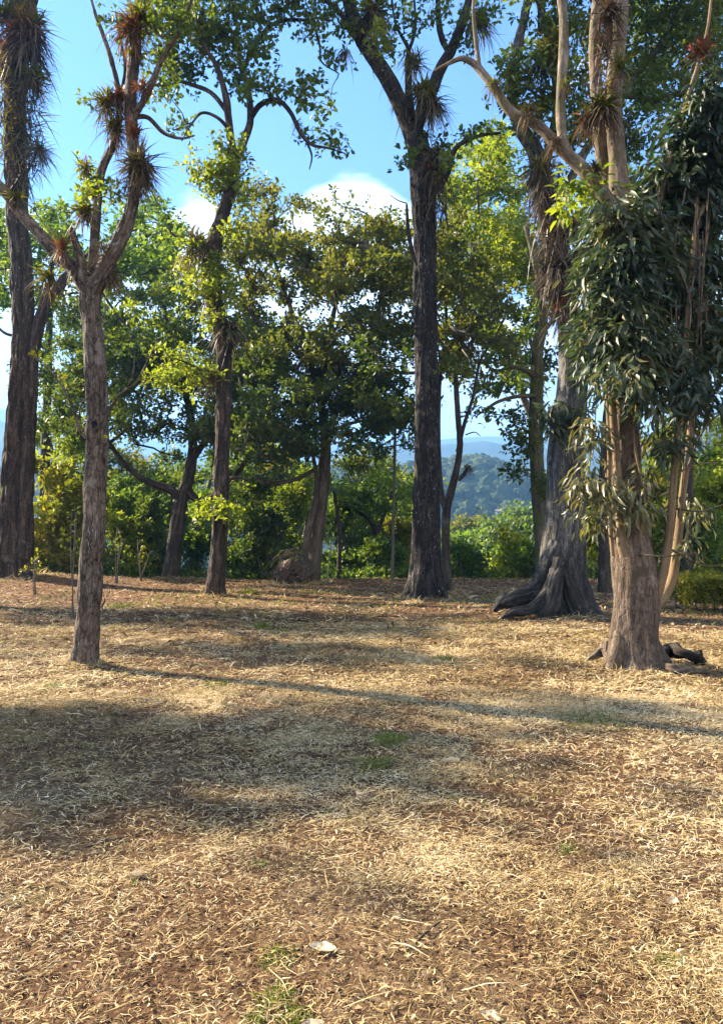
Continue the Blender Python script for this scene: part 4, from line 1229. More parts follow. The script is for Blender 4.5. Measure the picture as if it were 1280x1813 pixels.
# ---- H, I: trunks behind on the right
t = Tree('mossy_tree', 24, (957, 1032), 'mossy trunk with stubby side branches seen left of the buttressed trunk', 'bark_moss', seed=81)
t.limb([(960, 1040, 0, 26), (958, 960, 0, 24), (952, 860, 0, 26), (948, 760, 0, 26), (950, 680, 0, 24), (952, 620, 0, 22), (962, 560, 0, 16), (950, 480, .2, 12), (930, 400, .3, 8)], sink=.4, sides=28, step=.08, bark=.03, flare=.3)
t.limb([(946, 668, -.2, 9), (930, 655, -.3, 9), (905, 650, -.4, 7), (878, 656, -.4, 5), (850, 640, -.3, 3)], sides=12, step=.08)
t.limb([(946, 700, -.2, 8), (915, 702, -.4, 7), (880, 712, -.5, 6), (845, 735, -.5, 3)], sides=12, step=.08)
t.limb([(950, 640, -.2, 8), (940, 610, -.3, 6), (938, 590, -.3, 3)], sides=10, step=.06)
t.limb([(960, 590, 0, 8), (1000, 540, .3, 6), (1030, 500, .3, 4)], sides=10, step=.08)
tp = t.cluster([(870, 690, 40, 14), (905, 740, 30, 16), (850, 735, 30, 14), (925, 790, 30, 25), (915, 830, 25, 25), (880, 630, 40, 16), (940, 760, 20, 40), (975, 640, 25, 30), (910, 770, 25, 18), (960, 860, 18, 30)], dens=.8)
t.grow(tp, r0=.008, maxr=.04)
t.leafy(tp, 'leaf_dark', n=14, L=.17, rad=.16)
fringe(t, [(950, 620, -.2), (955, 700, -.2), (948, 800, -.2)], 'epi_green', 200, .3, .03, .8, (0, -.6, 0), .2)
t.done()
t = Tree('leaning_trunk_tree', 21, (1070, 1052), 'plain brown trunk half hidden behind the gum tree', 'bark_far', seed=85)
t.limb([(1070, 1056, 0, 26), (1069, 1000, 0, 20), (1067, 920, 0, 19), (1070, 820, 0, 18), (1078, 700, .2, 16), (1090, 560, .4, 13), (1110, 420, .6, 9)], sink=.2, sides=24, step=.08, bark=.02, flare=.4, flare_h=.3)
tp = t.cluster([(1090, 500, 70, 60), (1160, 420, 70, 60), (1040, 420, 50, 50), (1130, 330, 60, 50)], dens=.4)
t.grow(tp, maxr=.05); t.leafy(tp, 'leaf_dark', n=14, L=.18, rad=.22)
t.done()

# ---- J: dark spreading tree behind, left
t = Tree('spreading_tree', 28, (303, 1026), 'low forking tree with dark spreading crown between the two left trunks', 'bark_far', seed=91)
t.limb([(302, 1030, 0, 36), (306, 985, 0, 28), (314, 930, 0, 26), (322, 885, 0, 25), (334, 845, 0, 22), (342, 790, .2, 17), (335, 720, .3, 14), (310, 640, .4, 11), (290, 540, .5, 8)], sink=.4, sides=32, step=.09, bark=.04, flare=.8, flare_h=.3)
t.limb([(322, 885, 0, 17), (300, 866, -.2, 15), (270, 856, -.4, 13), (238, 838, -.5, 10), (205, 800, -.6, 8), (170, 740, -.6, 6), (140, 680, -.6, 4)], sides=18, step=.1, bark=.015)
t.limb([(332, 868, 0, 16), (352, 885, .1, 14), (378, 880, .2, 12), (410, 850, .3, 10), (450, 800, .4, 7)], sides=16, step=.1, bark=.015)
t.limb([(338, 820, .1, 12), (375, 760, .3, 10), (400, 690, .5, 7), (420, 600, .6, 5)], sides=14, step=.1)
t.limb([(325, 690, .3, 9), (260, 620, .2, 7), (210, 560, 0, 5), (170, 500, 0, 4)], sides=14, step=.1)
tp = t.pads([(230, 570, 140, 80), (120, 690, 60, 110), (250, 720, 170, 100), (400, 720, 75, 110), (300, 620, 120, 60), (430, 600, 50, 90), (180, 640, 100, 80)], 165)
t.grow(tp, r0=.010, maxr=.07, wig=.2)
t.leafy(tp, 'leaf_dark', n=20, L=.16, rad=.21)
tp = t.cluster([(250, 560, 40, 25, -1.5), (330, 590, 40, 25, -1.5), (210, 600, 30, 25, -1.5), (300, 700, 40, 25, -1.5), (440, 640, 40, 30, -1.5), (110, 800, 35, 22, -1.2)], dens=.6)
t.grow(tp, r0=.008, maxr=.04)
t.leafy(tp, 'leaf_lime', n=15, L=.19, rad=.22)
t.done()

# ---- behind upper left
t = Tree('background_tree', 36, (80, 1040), 'bluish green crown rising behind the far left trunk', 'bark_far', seed=95)
t.limb([(75, 1040, 0, 22), (80, 850, 0, 18), (85, 680, 0, 15), (90, 520, .2, 11), (95, 420, .2, 7)], sink=1.0, sides=20, step=.15, bark=.02)
t.limb([(85, 640, 0, 9), (50, 600, 0, 7), (10, 590, 0, 5), (-20, 560, 0, 3)], sides=12, step=.15)
t.limb([(88, 560, 0, 9), (140, 460, 0, 7), (200, 420, 0, 5), (270, 400, 0, 3)], sides=12, step=.15)
tp = t.pads([(60, 420, 80, 60), (180, 440, 100, 70), (270, 430, 60, 70), (40, 500, 60, 50), (130, 380, 60, 30), (-40, 450, 60, 60), (220, 540, 120, 70)], 130, dd=3)
t.grow(tp, r0=.012, maxr=.07)
t.leafy(tp, 'leaf_bush', n=15, L=.23, rad=.26)
t.done()

# ---- K: olive broad-crowned tree in the middle
t = Tree('broad_tree', 26, (556, 1034), 'leaning twin stem tree with a broad olive brown crown in the centre', 'bark_trunk', seed=101)
t.limb([(553, 1036, 0, 28), (558, 985, 0, 24), (566, 920, 0, 23), (574, 850, 0, 22), (577, 790, 0, 20), (572, 740, .1, 17), (560, 680, .2, 14), (535, 600, .3, 11), (505, 520, .4, 9), (480, 440, .5, 6), (470, 380, .5, 4)], sink=.4, sides=32, step=.09, bark=.035, flare=.7, flare_h=.25)
t.limb([(536, 1010, -.3, 14), (545, 950, -.3, 13), (558, 890, -.2, 11), (560, 840, -.1, 8), (548, 790, 0, 6), (520, 760, 0, 4)], sides=18, step=.09, bark=.012)
t.limb([(577, 790, 0, 15), (590, 740, .2, 13), (615, 690, .4, 11), (640, 640, .5, 9), (665, 570, .6, 8), (680, 490, .6, 6), (690, 420, .6, 4)], sides=16, step=.1, bark=.01)
t.limb([(570, 720, .1, 12), (575, 640, .2, 10), (590, 560, .3, 8), (605, 480, .3, 6), (600, 400, .3, 4)], sides=14, step=.1)
t.limb([(630, 660, .5, 8), (670, 655, .3, 8), (710, 660, .2, 7), (745, 660, .1, 5)], sides=12, step=.1)
t.limb([(600, 640, .3, 8), (650, 655, .2, 7), (700, 690, .1, 6), (730, 720, 0, 4)], sides=12, step=.1)
t.limb([(576, 770, 0, 8), (620, 750, -.3, 6), (665, 745, -.5, 4), (700, 770, -.6, 3)], sides=10, step=.1)
t.limb([(560, 830, 0, 8), (520, 850, -.3, 7), (480, 855, -.5, 6), (450, 845, -.6, 4)], sides=10, step=.1)
t.limb([(545, 640, .3, 6), (480, 590, .1, 5), (430, 540, 0, 4)], sides=10, step=.1)
tp = t.pads([(560, 425, 160, 55), (490, 358, 70, 24), (560, 368, 50, 12), (690, 455, 50, 60), (450, 440, 45, 70), (600, 480, 170, 40)], 90)
t.grow(tp, r0=.013, maxr=.08, wig=.2)
t.leafy(tp, 'leaf_olive', n=19, L=.155, rad=.19)
tp = t.pads([(590, 540, 170, 80), (470, 560, 60, 70), (700, 600, 60, 90), (580, 620, 130, 50)], 66)
t.grow(tp, r0=.013, maxr=.07, wig=.2)
t.leafy(tp, 'leaf_olive', n=17, L=.155, rad=.19)
tp = t.pads([(570, 730, 170, 75), (470, 700, 60, 80), (680, 740, 60, 70), (590, 690, 130, 40), (440, 640, 55, 120), (470, 780, 80, 40), (650, 610, 90, 60)], 150)
t.grow(tp, r0=.012, maxr=.06, wig=.2)
t.leafy(tp, 'leaf_dark', n=19, L=.155, rad=.19)
t.done(bark_bm='bark_pale')
bromeliad(540, 632, 25.3, 36, 'dark bromeliad sitting inside the broad olive crown, the left of a pair', 'epi_green', n=60, dead=.9, droop=.4)
bromeliad(602, 640, 25.3, 36, 'reddish brown bromeliad in the broad olive crown, the right of a pair', 'epi_red', n=60, dead=.9, droop=.4)

# ---- L, M and the bright crown behind
t = Tree('small_tree', 31, (668, 1036), 'small dark stemmed tree behind the thin pole near the centre', 'bark_far', seed=111)
t.limb([(668, 1040, 0, 15), (667, 985, 0, 12), (666, 945, 0, 11), (655, 920, -.2, 8), (630, 905, -.4, 6)], sink=.6, sides=16, step=.1)
t.limb([(666, 950, 0, 9), (680, 910, .2, 7), (695, 870, .3, 5)], sides=10, step=.1)
tp = t.cluster([(690, 855, 34, 28), (650, 880, 34, 24), (715, 875, 22, 30), (640, 920, 25, 16), (680, 900, 25, 20)], dens=.8)
t.grow(tp, r0=.010, maxr=.05)
t.leafy(tp, 'leaf_bush', n=20, L=.2, rad=.26)
t.done()

t = Tree('bright_tree', 32, (956, 1040), 'sunlit yellow green crown glowing behind the buttressed tree', 'bark_pale', seed=121)
t.limb([(956, 1040, 0, 18), (954, 900, 0, 16), (945, 760, 0, 14), (900, 640, 0, 11), (868, 520, 0, 8), (850, 420, 0, 6), (845, 320, 0, 4)], sink=1.5, sides=18, step=.15, bark=.015)
t.limb([(880, 700, 0, 10), (920, 600, .3, 8), (950, 500, .4, 6), (960, 400, .4, 4)], sides=12, step=.12)
t.limb([(865, 580, 0, 8), (830, 520, -.3, 6), (800, 470, -.4, 4)], sides=12, step=.12)
tp = t.pads([(880, 330, 85, 80), (850, 400, 65, 60), (930, 430, 60, 70), (870, 270, 50, 25)], 60, rx=(20, 38), ry=(8, 16))
t.grow(tp, r0=.010, maxr=.06)
t.leafy(tp, 'leaf_lime', n=16, L=.22, rad=.24)
tp = t.pads([(880, 540, 90, 90), (830, 520, 50, 90), (880, 640, 80, 60), (950, 520, 40, 80)], 60, rx=(20, 36))
t.grow(tp, r0=.010, maxr=.06)
t.leafy(tp, 'leaf_mid', n=14, L=.21, rad=.22)
t.done(bark_bm='bark_pale')

# airy trees just over the lip, closing the space between the trunks
for px, py, rx, ry, Y, mat, m, lab in (
        (112, 800, 62, 75, 40, 'leaf_lime', 24, 'airy lime tree over the lip right of the far left trunk'),
        (215, 850, 62, 60, 43, 'leaf_olive', 20, 'airy olive tree over the lip right of the slender foreground trunk'),
        (405, 780, 52, 90, 40, 'leaf_mid', 26, 'airy green tree over the lip right of the slim dark trunk'),
        (470, 830, 62, 60, 45, 'leaf_lime', 22, 'airy lime tree over the lip above the root ball'),
        (535, 850, 52, 60, 39, 'leaf_mid', 18, 'airy green tree over the lip behind the leaning twin stems'),
        (640, 840, 56, 50, 42, 'leaf_olive', 14, 'airy olive tree over the lip right of the small palm'),
        (712, 870, 36, 60, 38, 'leaf_lime', 14, 'airy lime tree over the lip hugging the tall black trunk'),
        (300, 860, 52, 55, 41, 'leaf_mid', 18, 'airy green tree over the lip behind the low forking tree'),
        (1235, 800, 60, 85, 36, 'leaf_olive', 22, 'airy olive tree over the lip at the right edge'),
        (1165, 830, 42, 80, 38, 'leaf_mid', 18, 'airy green tree over the lip behind the gum tree shoots')):
    t = Tree('slope_tree', Y, (px, 1040), lab, 'bark_pale', seed=int(px * 2 + Y))
    q = t.rng.normal(0, 10, 4)
    for lean in (-1, .2, 1):
        t.limb([(px + lean * 3, 1040, 0, 9), (px + lean * 10 + q[0], 980, 0, 8), (px + lean * rx * .3 + q[1], (py + 1040) / 2 - 20, .2 * lean, 6), (px + lean * rx * .5 + q[2], py, .4 * lean, 4), (px + lean * rx * .6 + q[3], py - ry * .7, .5 * lean, 2)], sides=10, step=.15, sink=.6)
    tp = t.pads([(px, py, rx, ry)], m, rx=(16, 30), ry=(8, 15), dd=1.5)
    t.grow(tp, r0=.009, maxr=.05, wig=.2)
    t.leafy(tp, mat, n=13, L=.24, rad=.26)
    t.done()

# dark bank of crowns closing the upper right behind the gum tree
t = Tree('evergreen_tree', 24, (1215, 1030), 'dark evergreen crown filling the gaps behind the gum tree leaves', 'bark_far', seed=131)
t.limb([(1215, 1060, 0, 18), (1218, 900, 0, 15), (1225, 700, 0, 13), (1230, 500, 0, 11), (1220, 320, 0, 8), (1200, 200, 0, 5)], sink=.6, sides=18, step=.12, bark=.02)
tp = t.cluster([(1180, 60, 60, 50), (1250, 60, 60, 60), (1140, 150, 50, 45), (1220, 320, 60, 60), (1260, 430, 50, 60), (1170, 520, 60, 60), (1250, 600, 50, 60), (1150, 20, 60, 45), (1270, 250, 40, 70)], dens=.5)
t.grow(tp, r0=.010, maxr=.06)
t.leafy(tp, 'leaf_dark', n=18, L=.18, rad=.24)
t.done()

# trees standing out of the frame on the left; their shade falls across the clearing
def shade_tree(x, y, h, blobs, label, seed):
    t = Tree('shade_tree', y, (CX + x / y * F, 1100), label, 'bark_brown', group='shade trees just outside the left edge', seed=seed)
    b = t.base
    r = np.random.default_rng(seed)
    P = np.array([b + np.array([0, 0, -.3]), b + np.array([.1, 0, h * .3]), b + np.array([.0, .1, h * .6]), b + np.array([.2, 0, h * .85]), b + np.array([.3, .1, h])])
    c, rr = limb(t.tm, P, [.38, .30, .26, .18, .06], sides=24, step=.15, bark=.03, flare=.4)
    t.nodes.append(c); t.nrad.append(rr)
    out = []
    for (dx, dy, z, rx, ry, rz, n) in blobs:
        u = unit(r.normal(size=(n, 3))) * r.random((n, 1)) ** .4
        out.append(np.column_stack([b + np.array([dx, dy, z]) + u * np.array([rx, ry, rz]), np.full(n, r.random())]))
    tp = np.vstack(out)
    t.grow(tp, r0=.012, maxr=.12)
    t.leafy(tp, 'leaf_dark', n=13, L=.22, rad=.40)
    t.done()


shade_tree(-14.0, 12.0, 9.5, [(-1.1, .85, 8.3, 2.6, .38, .40, 54), (0.3, -.45, 8.0, 2.2, .36, .36, 54), (.2, 2.9, 10.0, 2.6, .16, .2, 22), (-2.8, -.3, 8.4, 2.2, .6, .5, 44), (-4.2, 1.0, 8.8, 2.0, .7, .6, 40), (.9, .2, 8.0, 1.4, .25, .25, 24)], 'broad shade tree just outside the left edge, the nearer one', 141)
shade_tree(-17.5, 21.5, 10.5, [(0, 0, 8.5, 3.2, 1.8, .9, 90), (2.5, -1.0, 9.2, 2.5, 1.0, .7, 60), (-2, 1.5, 9.8, 2.5, 1.5, .8, 60), (.5, 1.8, 10.6, 2.6, 1.4, .7, 50), (-.5, -2.6, 10.6, 3.0, .28, .3, 40), (2.0, -3.6, 10.4, 2.2, .2, .25, 22)], 'broad shade tree just outside the left edge, the farther one', 142)


# ------------------------------------------------------------------ shrubs along the edge of the clearing
def shrub(name, label, px, base, top, w, Y, mat, cat='shrub', L=.17, n=16, dens=1.0, stems=4, seed=0, ratio=.5, group='shrubs along the edge of the clearing', open_=0.0, shape=LEAF_A):
    t = Tree(name, Y, (px, base), label, 'twig', group, cat, seed=seed or int(px * 3 + top))
    k = Y / F
    hpx = base - top
    r = t.rng
    for i in range(stems):
        a = r.uniform(-1, 1)
        t.limb([(px + a * w * .08, base + 6, 0, 3), (px + a * w * .2, base - hpx * .35, r.normal(0, .2), 2.4), (px + a * w * .36 + r.normal(0, 6), base - hpx * .8, r.normal(0, .4), 2)], sides=8, step=.12, sink=.15)
    cl = []
    m = max(4, int(w * hpx / 900))
    for i in range(m):
        v = r.random() ** (.8)
        ww = w * .5 * (0.55 + .6 * math.sin(min(1, v * 1.15 + .15) * math.pi * .8))
        cl.append((px + r.uniform(-1, 1) * ww * .85, base - hpx * (open_ + (1 - open_) * (.12 + .76 * v)), w * r.uniform(.13, .24), hpx * r.uniform(.09, .17), r.normal(0, w * k * .16)))
    for i in range(r.integers(3, 7)):
        cl.append((px + r.uniform(-.5, .5) * w, base - hpx * r.uniform(.9, 1.25), w * .05, hpx * r.uniform(.06, .12), r.normal(0, w * k * .16)))
    tp = t.cluster(cl, n=max(5, int(14 * dens)))
    t.grow(tp, r0=.006, maxr=.02)
    t.leafy(tp, mat, n=n, L=L, rad=L * 1.25, ratio=ratio, shape=shape)
    return t.done(bark_bm='twig')


SHR = [
    ('yellow green feathery shrub just right of the far left dark trunk', 100, 1030, 840, 110, 29, 'leaf_yellow', {}),
    ('lime green bush hiding behind the base of the slender foreground trunk', 140, 1030, 900, 90, 31, 'leaf_lime', {}),
    ('grey green bush between the slender foreground trunk and the low forking tree', 225, 1030, 880, 90, 33, 'leaf_bush', {}),
    ('pale twiggy shrub low in the gap left of the low forking tree', 222, 1032, 945, 80, 29, 'leaf_lime', dict(dens=.6)),
    ('dark green bush at the foot of the low forking tree', 268, 1032, 920, 60, 30, 'leaf_dark', {}),
    ('mid green bush between the low forking tree and the slim dark trunk', 345, 1032, 900, 60, 31, 'leaf_bush', {}),
    ('tall deep green bush directly right of the slim dark trunk', 435, 1034, 885, 80, 30, 'leaf_bush', {}),
    ('dark glossy bush left of the root ball', 468, 1034, 930, 70, 29, 'leaf_dark', {}),
    ('bright bush standing behind the root ball', 505, 1034, 870, 80, 33, 'leaf_lime', dict(dens=.8)),
    ('rounded green bush right of the leaning twin stems', 605, 1034, 900, 70, 31, 'leaf_bush', {}),
    ('sunlit bush left of the small dark stemmed tree', 628, 1034, 930, 60, 34, 'leaf_lime', {}),
    ('low bright bush between the thin pole and the tall black trunk', 715, 1036, 935, 50, 33, 'leaf_yellow', {}),
    ('low green bush at the foot of the thin pole', 680, 1036, 980, 55, 29.5, 'leaf_bush', {}),
    ('leafy low bush by the thin pale forked tree', 822, 1044, 985, 46, 29, 'leaf_bush', {}),
    ('bright green bush at the left of the black buttress roots', 905, 1046, 965, 70, 30, 'leaf_lime', dict(dens=.8)),
    ('small green bush tucked behind the black buttress roots', 945, 1046, 985, 50, 29, 'leaf_bush', {}),
    ('bush in the gap between the buttressed trunk and the gum tree', 1052, 1046, 900, 50, 29, 'leaf_lime', dict(dens=.8)),
    ('yellowish thicket bush behind the right shoots of the gum tree', 1150, 1046, 880, 80, 27, 'leaf_yellow', {}),
    ('tall light green bush at the right edge behind the hedge', 1245, 1050, 820, 100, 28, 'leaf_lime', {}),
    ('dense mid green bush low behind the hedge', 1215, 1046, 940, 90, 25, 'leaf_bush', {}),
    ('tall grey green bush cut by the right edge of the picture', 1300, 1046, 850, 90, 30, 'leaf_bush', {}),
    ('dark bush half hidden behind the far left dark trunk', 10, 1026, 900, 70, 31, 'leaf_bush', {}),
    ('tall olive shrub far back between the slim trunk and the leaning stems', 470, 1034, 830, 70, 36, 'leaf_olive', dict(dens=.8)),
    ('thin pale shrub far back right of the leaning stems', 645, 1034, 850, 60, 38, 'leaf_bush', dict(dens=.6)),
    ('broad green bush far back right of the slender foreground trunk', 300, 1030, 870, 80, 37, 'leaf_bush', {}),
]
for lab, px, b, tpx, w, Y, mat, kw in SHR:
    shrub('shrub', lab, px, b, tpx, w, Y, mat, **kw)

# palm crowns showing between the leaning stems and the pole
def palm(px, py, Y, size, label, base, n=16):
    c = Wp(px, py, Y)
    b = Wp(base[0], base[1], Y); b[2] = float(H(b[0], b[1]))
    t = thing('palm_tree', b, label, 'palm tree')
    tb = MB(); limb(tb, np.array([b - [0, 0, .3], b * .5 + c * .5 + [.1, 0, 0], c]), [.10, .08, .07], sides=14, step=.12, bark=.01)
    tb.build('trunk', M['bark_far'], t)
    L = size / F * Y
    mb = MB()
    r = np.random.default_rng(int(px))
    for i in range(n):
        a = i / n * 2 * math.pi + r.normal(0, .2); el = r.uniform(-.1, 1.0)
        d = np.array([math.cos(a) * math.cos(el), math.sin(a) * math.cos(el), math.sin(el)])
        s = np.linspace(.12, 1, 26)
        P = c + d * (s * L)[:, None] + np.array([0, 0, -1.]) * (s ** 2 * L * r.uniform(.45, .8))[:, None]
        T = unit(np.gradient(P, axis=0)); sd = unit(np.cross(T, [0, 0, 1.]))
        for sg in (-1, 1):
            ribbons(mb, P, sd * sg + T * .7, L * .30 * np.sin(s * 2.6 + .4).clip(.15), L * .022, .35, r.random(26), S=3)
    mb.build('fronds', M['leaf_bush'], t)


palm(592, 868, 29, 62, 'small dark palm with drooping fronds beside the leaning twin stems', (600, 1034))
palm(832, 1002, 29.5, 34, 'low palm like plant right of the thin pale forked tree', (832, 1042), n=12)
palm(505, 985, 26.2, 40, 'arching strap leaved palm growing behind the root ball', (505, 1034), n=11)


# ground cover over the lip of the slope: one uncountable mass
def undergrowth():
    mb = MB()
    r = np.random.default_rng(5)
    n = 5200
    x = r.uniform(-24, 24, n); y = 28.6 + r.random(n) ** 1.3 * 22
    x = x * y / 30
    z = H(x, y)
    hgt = (0.35 + 0.09 * (y - 28)) * r.uniform(.5, 1.3, n)
    hgt *= 0.4 + 1.1 * fbm(np.stack([x, y, 0 * x], -1) * .4, 2)
    k = 16
    pos = np.stack([np.repeat(x, k), np.repeat(y, k), np.repeat(z, k)], -1) + r.normal(0, 1, (n * k, 3)) * np.array([.28, .28, .0])
    pos[:, 2] += np.repeat(hgt, k) * r.random(n * k) ** .6
    d = r.normal(size=(n * k, 3)) + np.array([0, 0, .2])
    leaves(mb, pos, d, np.array([0, 0, .8]) + r.normal(0, .5, (n * k, 3)), r.uniform(.10, .24, n * k), r.uniform(.05, .11, n * k), np.clip(np.repeat(r.random(n), k) * .6 + .4 * r.random(n * k), 0, 1))
    tag(mb.build('undergrowth', M['leaf_bush']), 'tangled green undergrowth on the slope beyond the clearing', 'undergrowth', kind='stuff')


undergrowth()

# ------------------------------------------------------------------ rounded trees down the slope on the right and in the valley
HT = [
    (820, 960, 34, 26, 66, 'leaf_bush', 'rounded dark green crown lowest in the dip right of the tall black trunk'),
    (862, 985, 42, 30, 58, 'leaf_dark', 'broad dark crown on the near slope between black trunk and buttress roots'),
    (915, 985, 45, 34, 54, 'leaf_bush', 'sunlit rounded crown on the near slope just left of the buttressed trunk'),
    (880, 948, 42, 26, 78, 'leaf_bush', 'rounded green crown topping the near slope below the pale house'),
    (930, 940, 40, 28, 70, 'leaf_dark', 'dark crown on the slope touching the mossy trunk'),
    (835, 925, 30, 20, 105, 'leaf_olive', 'pale olive crown farther down the slope right of the thin forked tree'),
    (925, 915, 24, 16, 110, 'leaf_bush', 'small hazy crown beside the pale house'),
    (860, 1012, 30, 20, 50, 'leaf_lime', 'bright low crown at the foot of the near slope'),
    (805, 1005, 26, 24, 60, 'leaf_dark', 'deep green crown right behind the thin forked stem'),
    (730, 985, 34, 40, 52, 'leaf_dark', 'dark crown on the slope left of the tall black trunk'),
    (700, 905, 30, 25, 95, 'leaf_bush', 'hazy crown down the slope behind the thin pole'),
    (620, 880, 40, 30, 90, 'leaf_bush', 'hazy crown down the slope behind the small palm'),
    (420, 860, 45, 30, 90, 'leaf_olive', 'hazy olive crown down the slope right of the slim dark trunk'),
    (250, 865, 55, 30, 85, 'leaf_bush', 'hazy crown down the slope left of the low forking tree'),
    (165, 880, 45, 34, 75, 'leaf_olive', 'olive crown down the slope behind the slender foreground trunk'),
    (1230, 880, 60, 40, 70, 'leaf_olive', 'olive crown down the slope at the right edge'),
    (1170, 920, 40, 36, 60, 'leaf_bush', 'green crown down the slope behind the right shoots'),
    (1045, 905, 30, 34, 70, 'leaf_lime', 'bright crown down the slope between the two right trunks'),
    (345, 880, 40, 26, 80, 'leaf_bush', 'hazy crown down the slope right of the low forking tree'),
    (540, 900, 45, 30, 70, 'leaf_lime', 'bright crown down the slope behind the leaning twin stems'),
]
for px, py, rx, ry, Y, mat, lab in HT:
    t = Tree('slope_tree', Y, (px, 1040), lab, 'bark_far', seed=int(px + Y))
    c = Wp(px, py + 8, Y); py += 8; k = Y / F
    b = t.base
    cc, rr = limb(t.tm, np.array([b - [0, 0, .5], b * .5 + c * .5, c + [0, 0, ry * k * .4]]), [.22, .17, .05], sides=10, step=.4)
    t.nodes.append(cc); t.nrad.append(rr)
    bl = []
    for i in range(13):
        a = t.rng.uniform(0, 2 * math.pi); e = t.rng.random() ** .5
        bl.append((px + math.cos(a) * rx * .75 * e, py + math.sin(a) * ry * .75 * e + (6 if i % 3 else 12), rx * t.rng.uniform(.28, .42), ry * t.rng.uniform(.26, .4), t.rng.normal(0, rx * k * .4)))
    # lower skirts of the crown, down to the bushes
    for i in range(6):
        bl.append((px + t.rng.uniform(-1, 1) * rx * .8, py + ry * t.rng.uniform(.6, 1.5), rx * .35, ry * .35, t.rng.normal(0, rx * k * .3)))
    tp = t.cluster(bl, n=22)
    t.grow(tp, r0=.015, maxr=.1)
    t.leafy(tp, mat, n=16, L=.13 + .0042 * Y, rad=.10 + .0085 * Y, ratio=.6)
    t.done()

# pale house far across the valley
for Yh in np.arange(295, 620, 2.0):
    hc = Wp(886, 906, Yh)
    ia, ib = int(np.argmin(abs(RX - hc[0]))), int(np.argmin(abs(RY - hc[1])))
    if RZ[ia, ib] > hc[2] - 2.5:
        break
h = thing('house', hc, 'tiny pale walled house far off in the valley trees', 'house')


def boxmb(mb, c, s, tint=.5):
    x, y, z = np.array(s) / 2
    v = np.array([[a, b, d] for a in (-x, x) for b in (-y, y) for d in (-z, z)]) + np.array(c)
    mb.add(v, [[0, 1, 3, 2], [4, 6, 7, 5], [0, 4, 5, 1], [2, 3, 7, 6], [0, 2, 6, 4], [1, 5, 7, 3]], tint)


M['plaster'] = plain_mat('plaster', [(0, (.42, .40, .37)), (1, (.55, .53, .50))], nscale=.6)
M['roof'] = plain_mat('roof', [(0, (.30, .24, .20)), (1, (.40, .34, .30))], nscale=.6)
M['window'] = plain_mat('window', [(0, (.04, .05, .06)), (1, (.06, .07, .08))], rough=.2)
wb = MB(); boxmb(wb, hc + [0, 0, -1.6], (6.4, 4, 3.8)); wb.build('wall', M['plaster'], h, smooth=False)
rb = MB(); a_, b_ = 3.5, 2.4
rb.add(hc + np.array([[-a_, -b_, .3], [a_, -b_, .3], [a_, 0, 1.3], [-a_, 0, 1.3], [-a_, b_, .3], [a_, b_, .3]]), [[0, 1, 2, 3], [3, 2, 5, 4]]); rb.build('roof', M['roof'], h, smooth=False)
for i in (-1.5, 1.3):
    pb = MB(); boxmb(pb, hc + [i, -2.01, -.5], (.9, .06, 1.0)); pb.build('window', M['window'], h, smooth=False)

# ------------------------------------------------------------------ clipped hedge at the right edge
t = Tree('hedge', 16, (1245, 1086), 'low clipped yellow green hedge at the right edge', 'twig', cat='hedge', seed=77)
r = t.rng
tl = []
for i in range(900):
    px = r.uniform(1192, 1420)
    u = r.random()
    tl.append((px, 0, 0))
A = Wp(1200, 1090, 16.0); B_ = Wp(1470, 1098, 15.2)
m = 1100
u = r.random(m)[:, None]; P = A * (1 - u) + B_ * u
P[:, 1] += r.uniform(-.35, .5, m)
P[:, 2] = H(P[:, 0], P[:, 1]) + .14 + (.55 + .10 * fbm(P * 2.0, 2)) * r.random(m) ** .6
tips = np.column_stack([P, r.random(m)])
for q in np.linspace(0, 1, 16):
    g = A * (1 - q) + B_ * q + np.array([0, .1, 0]); g[2] = float(H(g[0], g[1])) - .05
    cc, rr = limb(t.tm, np.array([g, g + [r.normal(0, .05), 0, .25], g + [r.normal(0, .1), 0, .6]]), [.022, .015, .008], sides=8, step=.06)
    t.nodes.append(cc); t.nrad.append(rr)
t.grow(tips, r0=.002, maxr=.008)
t.leafy(tips, 'leaf_yellow', n=12, L=.065, rad=.06, ratio=.55)
t.done(crown='foliage')

# ------------------------------------------------------------------ pole, stake, root ball, dead wood, saplings
def pole(px, base, top, Y, w, label, mat, name, cat, lean=0):
    b = Wp(px, base, Y); b[2] = float(H(b[0], b[1])); c = Wp(px + lean, top, Y)
    mb = MB()
    limb(mb, np.array([b - [0, 0, .2], b * .6 + c * .4, c]), [w, w * .95, w * .85], sides=12, step=.08, bark=w * .06, bscale=20)
    return tag(mb.build(name, M[mat], origin=b), label, cat)


pole(694, 1034, 700, 26, .06, 'thin straight pole standing left of the tall black trunk', 'pole', 'pole', 'pole', lean=7)
pole(578, 1034, 955, 25.5, .028, 'short pale green stake right of the leaning twin stems', 'stake', 'stake', 'stake', lean=9)

# uprooted stump with its ball of roots
c = Wp(518, 1008, 25.3)
g = np.array([c[0], c[1], float(H(c[0], c[1]))])
st = thing('stump', g, 'dark round uprooted stump with tangled roots left of the leaning stems', 'stump')
V, Fc = ico(3)
E = {}; vs = list(V); qs = []
b1 = ico(3)


def tri2quad(V, Fc):
    vs = list(V); E = {}; qs = []

    def mid(a, b):
        k = (min(a, b), max(a, b))
        if k not in E:
            vs.append((V[a] + V[b]) / 2); E[k] = len(vs) - 1
        return E[k]
    for a, b, c in Fc:
        ab, bc, ca = mid(a, b), mid(b, c), mid(c, a)
        vs.append((V[a] + V[b] + V[c]) / 3); o = len(vs) - 1
        qs += [(a, ab, o, ca), (b, bc, o, ab), (c, ca, o, bc)]
    return unit(np.array(vs)), np.array(qs)


